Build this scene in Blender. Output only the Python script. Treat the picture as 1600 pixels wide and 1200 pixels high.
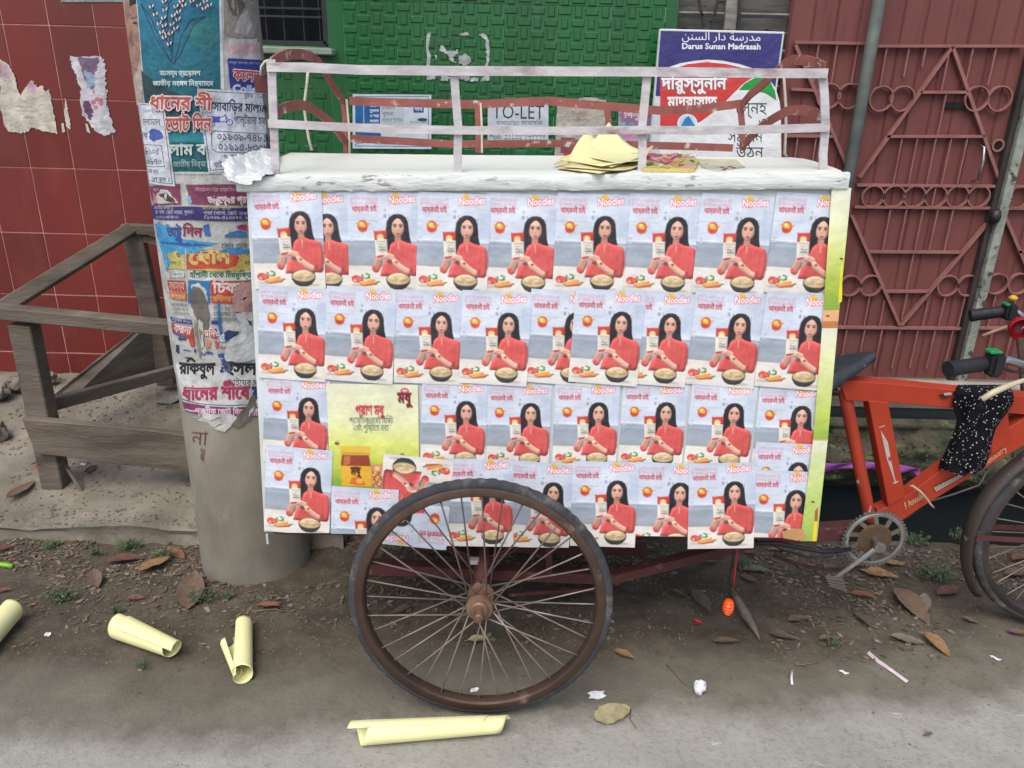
import bpy, bmesh, math, random
import numpy as np
from mathutils import Vector, Matrix, geometry, noise
random.seed(7)
S=bpy.context.scene
for o in list(bpy.data.objects): bpy.data.objects.remove(o)
COL=S.collection
# ------------------------------------------------------------ camera
H=1.60; F=1200.0; PIT=math.radians(21.0); ROLL=math.radians(1.4)
CAM=Vector((0,0,H))
_r0=Vector((1,0,0)); _u0=Vector((0,math.sin(PIT),math.cos(PIT))); _f=Vector((0,math.cos(PIT),-math.sin(PIT)))
_r=_r0*math.cos(ROLL)+_u0*math.sin(ROLL); _u=-_r0*math.sin(ROLL)+_u0*math.cos(ROLL)
cd=bpy.data.cameras.new('camera'); cam=bpy.data.objects.new('camera',cd); COL.objects.link(cam)
cd.sensor_width=36; cd.lens=27; cd.clip_start=.05; cd.clip_end=500
m=Matrix((( _r.x,_u.x,-_f.x,CAM.x),(_r.y,_u.y,-_f.y,CAM.y),(_r.z,_u.z,-_f.z,CAM.z),(0,0,0,1)))
cam.matrix_world=m; S.camera=cam
# ------------------------------------------------------------ sky, sun, exposure
W=bpy.data.worlds.new('World'); S.world=W; W.use_nodes=True
nt=W.node_tree; bg=nt.nodes['Background']; sky=nt.nodes.new('ShaderNodeTexSky'); sky.sky_type='NISHITA'
sky.sun_disc=False; sky.sun_elevation=math.radians(58); sky.sun_rotation=math.radians(200)
sky.air_density=1.0; sky.dust_density=4.0; sky.ozone_density=1.5
nt.links.new(sky.outputs[0],bg.inputs[0]); bg.inputs[1].default_value=0.15
sl=bpy.data.lights.new('sun','SUN'); sl.energy=0.95; sl.angle=math.radians(40); sl.color=(1,.975,.89)
sun=bpy.data.objects.new('sun',sl); COL.objects.link(sun)
el=math.radians(58); az=math.radians(200)
sd=Vector((math.sin(az)*math.cos(el),math.cos(az)*math.cos(el),math.sin(el)))
sun.rotation_euler=sd.to_track_quat('Z','Y').to_euler(); sun.location=sd*20
S.view_settings.view_transform='Standard'; S.view_settings.look='None'; S.view_settings.gamma=1; S.view_settings.exposure=0.62
S.view_settings.use_curve_mapping=False
# ------------------------------------------------------------ placing helpers
def ray(x,y): return _f+_r*((x-800)/F)+_u*((600-y)/F)
def atD(x,y,D): d=ray(x,y); return CAM+d*(D/d.y)
def atZ(x,y,z): d=ray(x,y); return CAM+d*((z-H)/d.z)
def atP(x,y,o,n): d=ray(x,y); return CAM+d*((o-CAM).dot(n)/d.dot(n))
def proj(p):
    d=Vector(p)-CAM; w=d.dot(_f); return (800+F*d.dot(_r)/w,600-F*d.dot(_u)/w)
def sstep(a,b,x):
    t=max(0,min(1,(x-a)/(b-a))); return t*t*(3-2*t)
# ------------------------------------------------------------ object helpers
def tag(o,label=None,cat=None,group=None,kind=None):
    if label:o['label']=label
    if cat:o['category']=cat
    if group:o['group']=group
    if kind:o['kind']=kind
    return o
def root(name,loc,label,cat,group=None):
    o=bpy.data.objects.new(name,None); COL.objects.link(o); o.location=Vector(loc); o.empty_display_size=.1
    return tag(o,label,cat,group)
def origin_of(o):
    v=Vector(o.location)
    while o.parent: o=o.parent; v+=o.location
    return v
class MB:
    def __init__(s): s.v=[]; s.f=[]; s.mi=[]; s.m=0
    def add(s,vs,fs):
        n=len(s.v); s.v+=[Vector(v) for v in vs]; s.f+=[tuple(n+i for i in f) for f in fs]; s.mi+=[s.m]*len(fs)
    def box(s,c,sz,R=None):
        c=Vector(c); hx,hy,hz=[q/2 for q in sz]
        vs=[Vector((a*hx,b*hy,d*hz)) for a in(-1,1) for b in(-1,1) for d in(-1,1)]
        if R is not None: vs=[R@v for v in vs]
        s.add([c+v for v in vs],[(0,1,3,2),(4,6,7,5),(0,4,5,1),(2,3,7,6),(0,2,6,4),(1,5,7,3)])
    def hexa(s,a,b):  # two quads of 4 points each
        s.add(list(a)+list(b),[(0,1,2,3),(7,6,5,4),(0,4,5,1),(1,5,6,2),(2,6,7,3),(3,7,4,0)])
    def beam(s,p,q,w,h,side=None,w2=None,h2=None):
        p=Vector(p);q=Vector(q);d=(q-p).normalized(); sd=Vector(side) if side is not None else Vector((0,1,0))
        a=(sd-d*sd.dot(d)).normalized(); b=d.cross(a); w2=w if w2 is None else w2; h2=h if h2 is None else h2
        f=lambda c,w,h:[c+a*w/2+b*h/2,c-a*w/2+b*h/2,c-a*w/2-b*h/2,c+a*w/2-b*h/2]
        s.hexa(f(p,w,h),f(q,w2,h2))
    def tube(s,path,r,n=8,cap=True,closed=False):
        P=[Vector(p) for p in path]; rs=r if isinstance(r,(list,tuple)) else [r]*len(P)
        base=len(s.v); k=len(P); prev=None
        for i,p in enumerate(P):
            if closed: d=P[(i+1)%k]-P[i-1]
            else: d=P[min(i+1,k-1)]-P[max(i-1,0)]
            d.normalize()
            if prev is None:
                a=d.orthogonal().normalized()
            else: a=(prev-d*prev.dot(d)).normalized()
            prev=a; b=d.cross(a)
            for j in range(n):
                t=2*math.pi*j/n; s.v.append(p+(a*math.cos(t)+b*math.sin(t))*rs[i])
        fs=[]
        for i in range(k if closed else k-1):
            for j in range(n):
                i2=(i+1)%k
                fs.append((base+i*n+j,base+i*n+(j+1)%n,base+i2*n+(j+1)%n,base+i2*n+j))
        if cap and not closed:
            fs.append(tuple(base+j for j in range(n))[::-1]); fs.append(tuple(base+(k-1)*n+j for j in range(n)))
        s.f+=fs; s.mi+=[s.m]*len(fs)
    def ribbon(s,path,w,th,up=(0,0,1)):
        P=[Vector(p) for p in path]; up=Vector(up); k=len(P); base=len(s.v)
        for i,p in enumerate(P):
            d=(P[min(i+1,k-1)]-P[max(i-1,0)]).normalized(); u=(up-d*up.dot(d)).normalized(); n=d.cross(u)
            for a,b in((1,1),(1,-1),(-1,-1),(-1,1)): s.v.append(p+u*a*w/2+n*b*th/2)
        fs=[(base+i*4+j,base+i*4+(j+1)%4,base+i*4+4+(j+1)%4,base+i*4+4+j) for i in range(k-1) for j in range(4)]
        fs+=[(base+3,base+2,base+1,base),(base+4*k-4,base+4*k-3,base+4*k-2,base+4*k-1)]
        s.f+=fs; s.mi+=[s.m]*len(fs)
    def lathe(s,prof,c,ax,n=32,a0=0):
        c=Vector(c);ax=Vector(ax).normalized();a=ax.orthogonal().normalized();b=ax.cross(a);base=len(s.v);k=len(prof)
        for i in range(n):
            t=2*math.pi*i/n+a0; e=a*math.cos(t)+b*math.sin(t)
            for r,h in prof: s.v.append(c+e*r+ax*h)
        fs=[(base+i*k+j,base+i*k+j+1,base+((i+1)%n)*k+j+1,base+((i+1)%n)*k+j) for i in range(n) for j in range(k-1)]
        s.f+=fs; s.mi+=[s.m]*len(fs)
    def prism(s,pts,off):
        n=len(pts);a=[Vector(p) for p in pts];o=Vector(off)
        s.add(a+[p+o for p in a],[tuple(range(n))[::-1],tuple(range(n,2*n))]+[(i,(i+1)%n,n+(i+1)%n,n+i) for i in range(n)])
    def grid(s,fn,nu,nv):
        b=len(s.v)
        for i in range(nu+1):
            for j in range(nv+1): s.v.append(Vector(fn(i/nu,j/nv)))
        fs=[(b+i*(nv+1)+j,b+(i+1)*(nv+1)+j,b+(i+1)*(nv+1)+j+1,b+i*(nv+1)+j+1) for i in range(nu) for j in range(nv)]
        s.f+=fs; s.mi+=[s.m]*len(fs)
    def build(s,name,mat,parent=None,smooth=False,bevel=0,seg=1,jit=0,loc=None,solid=0,sub=0):
        og=origin_of(parent) if parent else Vector((0,0,0))
        if loc is not None: og=og+Vector(loc)
        me=bpy.data.meshes.new(name); me.from_pydata([v-og for v in s.v],[],s.f)
        mats=mat if isinstance(mat,(list,tuple)) else [mat]
        for m_ in mats: me.materials.append(m_)
        if len(mats)>1:
            for p,i in zip(me.polygons,s.mi): p.material_index=i
        bm=bmesh.new(); bm.from_mesh(me)
        if jit:
            for v in bm.verts:
                v.co+=noise.noise_vector((v.co+og)*9)*jit
        if bevel:
            bmesh.ops.bevel(bm,geom=[e for e in bm.edges if len(e.link_faces)==2 and e.calc_face_angle(0)>.5],offset=bevel,segments=seg,affect='EDGES',clamp_overlap=True)
        if solid: bmesh.ops.solidify(bm,geom=bm.faces[:],thickness=solid)
        bmesh.ops.recalc_face_normals(bm,faces=bm.faces[:])
        bm.to_mesh(me); bm.free()
        if smooth:
            for p in me.polygons: p.use_smooth=True
            if smooth!=True: me.set_sharp_from_angle(angle=smooth)
        o=bpy.data.objects.new(name,me); COL.objects.link(o)
        if parent: o.parent=parent
        if loc is not None: o.location=Vector(loc)
        return o
def dup(o,parent,loc=None,name=None):
    c=o.copy(); COL.objects.link(c); c.parent=parent
    if loc is not None:c.location=Vector(loc)
    return c
def copy_tree(o,parent=None):
    c=o.copy(); COL.objects.link(c); c.parent=parent
    for ch in [x for x in bpy.data.objects if x.parent==o]: copy_tree(ch,c)
    return c
# ------------------------------------------------------------ materials
def lin(c):
    if isinstance(c,str): c=[int(c[i:i+2],16)/255 for i in(0,2,4)]
    return tuple(x/12.92 if x<=.04045 else ((x+.055)/1.055)**2.4 for x in c[:3])+(1,)
_M={}
def mat(name,c1,c2=None,rough=.75,metal=0,scale=6,bump=.15,bs=60,c3=None,thr=.6,s3=12,dist=.004,stretch=(1,1,1),rr=.1,rand=0,spec=.5,w3=.04):
    if name in _M: return _M[name]
    M_=bpy.data.materials.new(name); _M[name]=M_; M_.use_nodes=True; t=M_.node_tree; N=t.nodes; L=t.links
    b=N['Principled BSDF']; g=N.new('ShaderNodeNewGeometry'); mp=N.new('ShaderNodeMapping'); L.new(g.outputs['Position'],mp.inputs[0]); mp.inputs['Scale'].default_value=stretch
    def nz(sc,det=6,ro=.6):
        n=N.new('ShaderNodeTexNoise'); n.inputs['Scale'].default_value=sc; n.inputs['Detail'].default_value=det; n.inputs['Roughness'].default_value=ro; L.new(mp.outputs[0],n.inputs['Vector']); return n
    def mix(f,a,c):
        x=N.new('ShaderNodeMix'); x.data_type='RGBA'
        if f is not None:L.new(f,x.inputs[0])
        for i,v in((6,a),(7,c)):
            if isinstance(v,tuple): x.inputs[i].default_value=v
            else: L.new(v,x.inputs[i])
        return x
    def ramp(src,a,c):
        r=N.new('ShaderNodeMapRange'); r.inputs[1].default_value=a; r.inputs[2].default_value=c; L.new(src,r.inputs[0]); return r.outputs[0]
    n1=nz(scale); c1=lin(c1); c2=lin(c2) if c2 else tuple(x*.75 for x in c1[:3])+(1,)
    col=mix(ramp(n1.outputs[0],.35,.65),c1,c2).outputs[2]
    if c3:
        n3=nz(s3,8,.65); col=mix(ramp(n3.outputs[0],thr,thr+w3),col,lin(c3)).outputs[2]
    if rand:
        oi=N.new('ShaderNodeObjectInfo'); hs=N.new('ShaderNodeHueSaturation'); mr=N.new('ShaderNodeMapRange'); mr.inputs[3].default_value=1-rand; mr.inputs[4].default_value=1+rand
        L.new(oi.outputs['Random'],mr.inputs[0]); L.new(mr.outputs[0],hs.inputs['Value']); L.new(col,hs.inputs['Color']); col=hs.outputs[0]
    L.new(col,b.inputs['Base Color']); b.inputs['Metallic'].default_value=metal; b.inputs['Specular IOR Level'].default_value=spec
    rm=N.new('ShaderNodeMapRange'); L.new(n1.outputs[0],rm.inputs[0]); rm.inputs[1].default_value=.3; rm.inputs[2].default_value=.7; rm.inputs[3].default_value=max(.03,rough-rr); rm.inputs[4].default_value=min(1,rough+rr); L.new(rm.outputs[0],b.inputs['Roughness'])
    if bump:
        n4=nz(bs,5,.6); bp=N.new('ShaderNodeBump'); bp.inputs['Strength'].default_value=bump; bp.inputs['Distance'].default_value=dist; L.new(n4.outputs[0],bp.inputs['Height']); L.new(bp.outputs[0],b.inputs['Normal'])
    return M_
def print_mat(name,rough=.5,wear=.12,bump=.25,bs=9):
    if name in _M: return _M[name]
    M_=bpy.data.materials.new(name); _M[name]=M_; M_.use_nodes=True; t=M_.node_tree; N=t.nodes; L=t.links; b=N['Principled BSDF']
    a=N.new('ShaderNodeVertexColor'); a.layer_name='Col'; g=N.new('ShaderNodeNewGeometry')
    n=N.new('ShaderNodeTexNoise'); n.inputs['Scale'].default_value=14; n.inputs['Detail'].default_value=8; n.inputs['Roughness'].default_value=.7; L.new(g.outputs['Position'],n.inputs['Vector'])
    oi=N.new('ShaderNodeObjectInfo'); ov=N.new('ShaderNodeMapRange'); ov.inputs[3].default_value=.86; ov.inputs[4].default_value=.94; L.new(oi.outputs['Random'],ov.inputs[0])
    r=N.new('ShaderNodeMapRange'); r.inputs[1].default_value=.35; r.inputs[2].default_value=.7; L.new(ov.outputs[0],r.inputs[3]); r.inputs[4].default_value=.89-wear; L.new(n.outputs[0],r.inputs[0])
    x=N.new('ShaderNodeMix'); x.data_type='RGBA'; x.blend_type='MULTIPLY'; x.inputs[0].default_value=1; L.new(a.outputs[0],x.inputs[6]); L.new(r.outputs[0],x.inputs[7]); L.new(x.outputs[2],b.inputs['Base Color'])
    b.inputs['Roughness'].default_value=rough
    n2=N.new('ShaderNodeTexNoise'); n2.inputs['Scale'].default_value=bs; n2.inputs['Detail'].default_value=6; L.new(g.outputs['Position'],n2.inputs['Vector'])
    bp=N.new('ShaderNodeBump'); bp.inputs['Strength'].default_value=bump; bp.inputs['Distance'].default_value=.02; L.new(n2.outputs[0],bp.inputs['Height']); L.new(bp.outputs[0],b.inputs['Normal'])
    return M_
# ------------------------------------------------------------ flat print: layered coloured polygons and lettering
_TX={}
def glyphs(s,off=0.0,shear=0.0):
    k=(s,off,shear)
    if k in _TX: return _TX[k]
    c=bpy.data.curves.new('t','FONT'); c.body=s; c.size=1; c.fill_mode='NONE'; c.resolution_u=2; c.shear=shear
    o=bpy.data.objects.new('t',c); me=bpy.data.meshes.new_from_object(o); bpy.data.objects.remove(o); bpy.data.curves.remove(c)
    vs=np.array([v.co[:2] for v in me.vertices],float).reshape(-1,2); es=[tuple(e.vertices) for e in me.edges]; bpy.data.meshes.remove(me)
    if not es: _TX[k]=([],[],.3); return _TX[k]
    adj={}
    for a,b in es: adj.setdefault(a,[]).append(b); adj.setdefault(b,[]).append(a)
    seen=set(); dirs=[]
    for st in sorted(adj):   # walk each closed outline in index order, which keeps the curve's direction
        if st in seen: continue
        loop=[st]; seen.add(st); cur=st
        nxt=st+1 if st+1 in adj[st] else adj[st][0]
        while nxt not in seen:
            loop.append(nxt); seen.add(nxt); c2=[q for q in adj[nxt] if q!=cur]; cur=nxt
            if not c2: break
            nxt=c2[0]
        dirs+=[(loop[i],loop[(i+1)%len(loop)]) for i in range(len(loop))]
    A=vs[[d[0] for d in dirs]]; B=vs[[d[1] for d in dirs]]; AB=B-A; ll=(AB**2).sum(1)+1e-12
    P=[];out=[]
    def inside(cx,cy):
        up=(A[:,1]<=cy)&(B[:,1]>cy); dn=(A[:,1]>cy)&(B[:,1]<=cy)
        if not (up.any() or dn.any()): return False
        with np.errstate(divide='ignore',invalid='ignore'): xi=A[:,0]+(cy-A[:,1])/(B[:,1]-A[:,1])*(B[:,0]-A[:,0])
        return ((up&(xi>cx)).sum()-(dn&(xi>cx)).sum())!=0
    def near(cx,cy):
        t=np.clip(((cx-A[:,0])*AB[:,0]+(cy-A[:,1])*AB[:,1])/ll,0,1)
        return ((A[:,0]+t*AB[:,0]-cx)**2+(A[:,1]+t*AB[:,1]-cy)**2).min()<=(off*1.02)**2
    if off<.025:
        V,_,Fc,*_q=geometry.delaunay_2d_cdt([Vector(v) for v in vs],[tuple(d) for d in dirs],[],0,1e-6,False)
        P=[tuple(v) for v in V]; Q=np.array(P)
        for f in Fc:
            cx,cy=Q[list(f)].mean(0)
            if inside(cx,cy): out.append(tuple(f))
    else:   # thickened letters: runs of small cells cut from a fine grid, merged along each row
        ch=.034 if off<.09 else .04; x0,y0=vs.min(0)-off-ch; x1,y1=vs.max(0)+off+ch
        nx=int((x1-x0)/ch)+1; ny=int((y1-y0)/ch)+1
        gx=x0+(np.arange(nx)+.5)*ch
        for j in range(ny):
            cy=y0+(j+.5)*ch; xs_=[]
            # exact spans of the thickened shape on this row: sample finely, then merge
            fx=x0+(np.arange(nx*4)+.5)*ch/4
            up=(A[:,1]<=cy)&(B[:,1]>cy); dn=(A[:,1]>cy)&(B[:,1]<=cy); ins=np.zeros(len(fx),int)
            for m_,sg in((up,1),(dn,-1)):
                if m_.any():
                    xi=A[m_,0]+(cy-A[m_,1])/(B[m_,1]-A[m_,1])*(B[m_,0]-A[m_,0])
                    for x in xi: ins+=sg*(fx<x)
            sel=(np.minimum(A[:,1],B[:,1])<=cy+off)&(np.maximum(A[:,1],B[:,1])>=cy-off); on=ins!=0
            if sel.any():
                a=A[sel];ab=AB[sel];l_=ll[sel]
                t=np.clip(((fx[:,None]-a[:,0])*ab[:,0]+(cy-a[:,1])*ab[:,1])/l_,0,1)
                on|=((a[:,0]+t*ab[:,0]-fx[:,None])**2+(a[:,1]+t*ab[:,1]-cy)**2).min(1)<=off*off
            e=np.diff(np.concatenate([[0],on.astype(int),[0]])); s0=np.where(e==1)[0]; s1=np.where(e==-1)[0]
            for p,q in zip(s0,s1):
                xa=x0+p*ch/4; xb=x0+q*ch/4; n=len(P); P+=[(xa,cy-ch/2),(xb,cy-ch/2),(xb,cy+ch/2),(xa,cy+ch/2)]; out.append((n,n+1,n+2,n+3))
    _TX[k]=(P,out,float(vs[:,0].max())); return _TX[k]
class Art:
    def __init__(s,T=None,dz=.00004): s.v=[];s.f=[];s.c=[];s.l=0;s.T=T or (lambda x,y:(x,y)); s.dz=dz
    def _add(s,vs,fs,col,raw=False):
        n=len(s.v); h=s.l*s.dz
        for q in vs:
            x,y=q[:2] if raw else s.T(q[0],q[1]); s.v.append((x,y,h))
        multi=isinstance(col,list)
        for f in fs:
            s.f.append(tuple(n+i for i in f)); s.c.append([col[i] for i in f] if multi else [col]*len(f))
    def L(s): s.l+=1
    def poly(s,pts,col): s.L(); s._add(pts,[tuple(range(len(pts)))],lin(col))
    def rect(s,x0,y0,x1,y1,col): s.poly([(x0,y0),(x1,y0),(x1,y1),(x0,y1)],col)
    def grad(s,x0,y0,x1,y1,stops,nx=1):
        s.L(); vs=[];cs=[];fs=[]
        for t,c in stops:
            for i in range(nx+1): vs.append((x0+(x1-x0)*i/nx,y0+(y1-y0)*t)); cs.append(lin(c))
        for k in range(len(stops)-1):
            for i in range(nx): a=k*(nx+1)+i; fs.append((a,a+1,a+nx+2,a+nx+1))
        s._add(vs,fs,cs)
    def ell(s,cx,cy,rx,ry,col,n=16,col2=None,rot=0):
        s.L(); ca,sa=math.cos(rot),math.sin(rot)
        p=[(cx+rx*math.cos(2*math.pi*i/n)*ca-ry*math.sin(2*math.pi*i/n)*sa,cy+rx*math.cos(2*math.pi*i/n)*sa+ry*math.sin(2*math.pi*i/n)*ca) for i in range(n)]
        if col2: s._add([(cx,cy)]+p,[(0,i+1,(i+1)%n+1) for i in range(n)],[lin(col)]+[lin(col2)]*n)
        else: s._add(p,[tuple(range(n))],lin(col))
    def line(s,pts,w,col):
        s.L(); vs=[];fs=[]
        for i in range(len(pts)-1):
            (x0,y0),(x1,y1)=pts[i],pts[i+1]; d=math.hypot(x1-x0,y1-y0) or 1; nx,ny=-(y1-y0)/d*w/2,(x1-x0)/d*w/2
            ex,ey=(x1-x0)/d*w*.25,(y1-y0)/d*w*.25
            k=len(vs); vs+=[(x0+nx-ex,y0+ny-ey),(x1+nx+ex,y1+ny+ey),(x1-nx+ex,y1-ny+ey),(x0-nx-ex,y0-ny-ey)]; fs.append((k,k+1,k+2,k+3))
        s._add(vs,fs,lin(col))
    def text(s,t,x0,y0,x1,y1,h,col,off=0.0,shear=0.0,down=True,outline=None,ooff=.06):
        """baseline from (x0,y0) to (x1,y1); h = em height, all in the art's own units (y downwards)"""
        if outline: s.text(t,x0,y0,x1,y1,h,outline,off+ooff,shear,down)
        P,Fc,w=glyphs(t,off,shear); _,_,w0=glyphs(t,0.0,shear)
        if not Fc: return
        s.L(); dx,dy=x1-x0,y1-y0; Ln=math.hypot(dx,dy); ux,uy=dx/Ln,dy/Ln; k=Ln/w0; sg=1 if down else -1
        s._add([(x0+p[0]*k*ux+p[1]*h*uy*sg,y0+p[0]*k*uy-p[1]*h*ux*sg) for p in P],Fc,lin(col))
    def rough(s,pts,col,amp,seed=0,n=5):
        rnd=random.Random(seed); q=[]
        for i in range(len(pts)):
            a=pts[i];b=pts[(i+1)%len(pts)]
            for k in range(n): t=k/n; q.append((a[0]+(b[0]-a[0])*t+rnd.uniform(-amp,amp)*(k>0),a[1]+(b[1]-a[1])*t+rnd.uniform(-amp,amp)*(k>0)))
        s.poly(q,col)
    def mesh(s,name,fn,cuts=None,crop=None,xf=None):
        """fn maps (x,y,h) to a world point; crop = list of (point, normal) keeping the side the normal points to"""
        bm=bmesh.new(); cl=bm.loops.layers.float_color.new('Col')
        vs=[bm.verts.new((xf(*v) if xf else v)) for v in s.v]
        for f,c in zip(s.f,s.c):
            if len(set(f))<3: continue
            try: fc=bm.faces.new([vs[i] for i in f])
            except ValueError: continue
            for l,cc in zip(fc.loops,c): l[cl]=cc
        for p,n in (crop or []):
            g=bm.verts[:]+bm.edges[:]+bm.faces[:]
            bmesh.ops.bisect_plane(bm,geom=g,plane_co=(*p,0),plane_no=(*n,0),clear_inner=True)
        if cuts:
            for x in cuts:
                g=bm.verts[:]+bm.edges[:]+bm.faces[:]; bmesh.ops.bisect_plane(bm,geom=g,plane_co=(x,0,0),plane_no=(1,0,0))
        bmesh.ops.triangulate(bm,faces=[f for f in bm.faces if len(f.verts)>4])
        for v in bm.verts: v.co=fn(*v.co)
        me=bpy.data.meshes.new(name); bm.to_mesh(me); bm.free(); return me
def art_obj(name,me,mt,parent=None):
    me.materials.append(mt); o=bpy.data.objects.new(name,me); COL.objects.link(o)
    if parent:
        o.parent=parent; og=origin_of(parent); me.transform(Matrix.Translation(-og))
    return o
PRT=print_mat('printed_paper',.5,.12,.6,11); PRT2=print_mat('weathered_printed_paper',.75,.42,.6,22)

# ------------------------------------------------------------ soft print: shapes painted on a fine sheet of coloured vertices
def blur(m,s):
    r=max(1,int(s)); k=np.ones(2*r+1)/(2*r+1)
    for _ in range(2):
        p=np.pad(m,((r,r),(0,0)),'edge'); c=np.cumsum(np.vstack([np.zeros((1,p.shape[1])),p]),0); m=(c[2*r+1:]-c[:-2*r-1])/(2*r+1)
        p=np.pad(m,((0,0),(r,r)),'edge'); c=np.cumsum(np.hstack([np.zeros((p.shape[0],1)),p]),1); m=(c[:,2*r+1:]-c[:,:-2*r-1])/(2*r+1)
    return m
def srgb(c): return np.array([int(c[i:i+2],16)/255 for i in(0,2,4)])
class Paint:
    def __init__(s,h,W=440): s.W=W; s.H=int(W*h); s.h=h; s.a=np.ones((s.H,W,3))*.8; s.l=0
    k=None
    def _mask(s,pts):
        if s.k: pts=[((x-.688)*s.k[0]+.688,(y-.50)*s.k[1]+.50) for x,y in pts]
        p=np.array(pts)*s.W; x0,y0=np.floor(p.min(0)).astype(int)-14; x1,y1=np.ceil(p.max(0)).astype(int)+14
        x0,y0=max(0,x0),max(0,y0); x1,y1=min(s.W,x1),min(s.H,y1)
        if x1<=x0 or y1<=y0: return None
        X=np.arange(x0,x1)+.5; m=np.zeros((y1-y0,x1-x0),bool); Y=np.arange(y0,y1)+.5
        for i in range(len(p)):
            ax,ay=p[i]; bx,by=p[(i+1)%len(p)]
            if ay==by: continue
            r=((ay<=Y)&(by>Y))|((by<=Y)&(ay>Y)); xi=ax+(Y-ay)/(by-ay)*(bx-ax)
            m^=r[:,None]&(X[None,:]>xi[:,None])
        return x0,y0,x1,y1,m.astype(float)
    def put(s,mk,col,sh=0,soft=0,rad=9,al=1,col2=None):
        if mk is None: return
        x0,y0,x1,y1,m=mk; c=np.broadcast_to(srgb(col) if isinstance(col,str) else col,m.shape+(3,)).copy()
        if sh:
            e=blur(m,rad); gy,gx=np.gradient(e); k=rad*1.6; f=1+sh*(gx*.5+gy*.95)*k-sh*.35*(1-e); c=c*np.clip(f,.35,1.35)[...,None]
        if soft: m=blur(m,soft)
        m=(m*al)[...,None]; v=s.a[y0:y1,x0:x1]; s.a[y0:y1,x0:x1]=v*(1-m)+np.clip(c,0,1)*m
    def poly(s,pts,col,**k): s.put(s._mask(pts),col,**k)
    def rect(s,x0,y0,x1,y1,col,**k): s.poly([(x0,y0),(x1,y0),(x1,y1),(x0,y1)],col,**k)
    def grad(s,x0,y0,x1,y1,st):
        X0,X1,Y0,Y1=int(x0*s.W),int(round(x1*s.W)),int(y0*s.W),min(s.H,int(round(y1*s.W))); t=np.linspace(0,1,Y1-Y0); ts=[q[0] for q in st]; C=np.array([srgb(q[1]) for q in st])
        s.a[Y0:Y1,X0:X1]=np.stack([np.interp(t,ts,C[:,i]) for i in range(3)],-1)[:,None,:]
    def ell(s,cx,cy,rx,ry,col,n=20,col2=None,rot=0,**k):
        n=max(n,20); ca,sa=math.cos(rot),math.sin(rot)
        P=lambda q:[(cx+q*(rx*math.cos(2*math.pi*i/n)*ca-ry*math.sin(2*math.pi*i/n)*sa),cy+q*(rx*math.cos(2*math.pi*i/n)*sa+ry*math.sin(2*math.pi*i/n)*ca)) for i in range(n)]
        s.poly(P(1),col2 or col,**k)
        if col2: s.poly(P(.6),col,soft=max(1,rx*s.W*.25))
    def line(s,pts,w,col,**k):
        for (x0,y0),(x1,y1) in zip(pts,pts[1:]):
            d=math.hypot(x1-x0,y1-y0) or 1; nx,ny=-(y1-y0)/d*w/2,(x1-x0)/d*w/2; s.poly([(x0+nx,y0+ny),(x1+nx,y1+ny),(x1-nx,y1-ny),(x0-nx,y0-ny)],col,**k)
    def text(s,t,x0,y0,x1,y1,h,col,off=0.0,shear=0.0,outline=None,ooff=.06,al=1):
        if outline: s.text(t,x0,y0,x1,y1,h,outline,off+ooff,shear)
        P,Fc,w=glyphs(t,off,shear); _,_,w0=glyphs(t,0.0,shear); dx,dy=x1-x0,y1-y0; Ln=math.hypot(dx,dy); ux,uy=dx/Ln,dy/Ln; k=Ln/w0
        Q=[(x0+p[0]*k*ux+p[1]*h*uy,y0+p[0]*k*uy-p[1]*h*ux) for p in P]; x_=[q[0] for q in Q]; y_=[q[1] for q in Q]
        box=s._mask([(min(x_),min(y_)),(max(x_),min(y_)),(max(x_),max(y_)),(min(x_),max(y_))])
        if box is None: return
        X0,Y0,X1,Y1,m=box; m=np.zeros_like(m)
        for f in Fc:
            r=s._mask([Q[i] for i in f])
            if r is None: continue
            a,b,c,d,q=r; a2,b2,c2,d2=max(a,X0),max(b,Y0),min(c,X1),min(d,Y1)
            if c2>a2 and d2>b2: m[b2-Y0:d2-Y0,a2-X0:c2-X0]=np.maximum(m[b2-Y0:d2-Y0,a2-X0:c2-X0],q[b2-b:d2-b,a2-a:c2-a])
        s.put((X0,Y0,X1,Y1,m),col,al=al)
    def mesh(s,name,nx=112,grain=.02,seed=1):
        ny=int(round(nx*s.h)); im=np.stack([blur(s.a[...,i],1) for i in range(3)],-1)
        rs=np.random.RandomState(seed); im=im*(1+grain*rs.randn(*im.shape[:2],1))
        ix=np.clip((np.arange(nx+1)/nx*s.W).astype(int),0,s.W-1); iy=np.clip((np.arange(ny+1)/ny*s.H).astype(int),0,s.H-1)
        c=sum(im[np.clip(iy+dy,0,s.H-1)][:,np.clip(ix+dx,0,s.W-1)] for dx in(-1,0,1) for dy in(-1,0,1))/9; c=np.clip(c,0,1); c=np.where(c<=.04045,c/12.92,((c+.055)/1.055)**2.4)
        xx,yy=np.meshgrid(np.arange(nx+1)/nx,np.arange(ny+1)/ny*s.h); n=(nx+1)*(ny+1)
        i=(np.arange(ny)[:,None]*(nx+1)+np.arange(nx)[None,:]).ravel(); F=np.stack([i,i+1,i+nx+2,i+nx+1],1)
        me=bpy.data.meshes.new(name); me.vertices.add(n); me.vertices.foreach_set('co',np.stack([xx.ravel(),yy.ravel(),np.zeros(n)],1).ravel())
        me.loops.add(F.size); me.loops.foreach_set('vertex_index',F.ravel()); me.polygons.add(len(F)); me.polygons.foreach_set('loop_start',np.arange(len(F))*4); me.update(calc_edges=True)
        at=me.color_attributes.new('Col','FLOAT_COLOR','POINT'); at.data.foreach_set('color',np.concatenate([c.reshape(-1,3),np.ones((n,1))],1).ravel()); me.materials.append(PRT); return me
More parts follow.
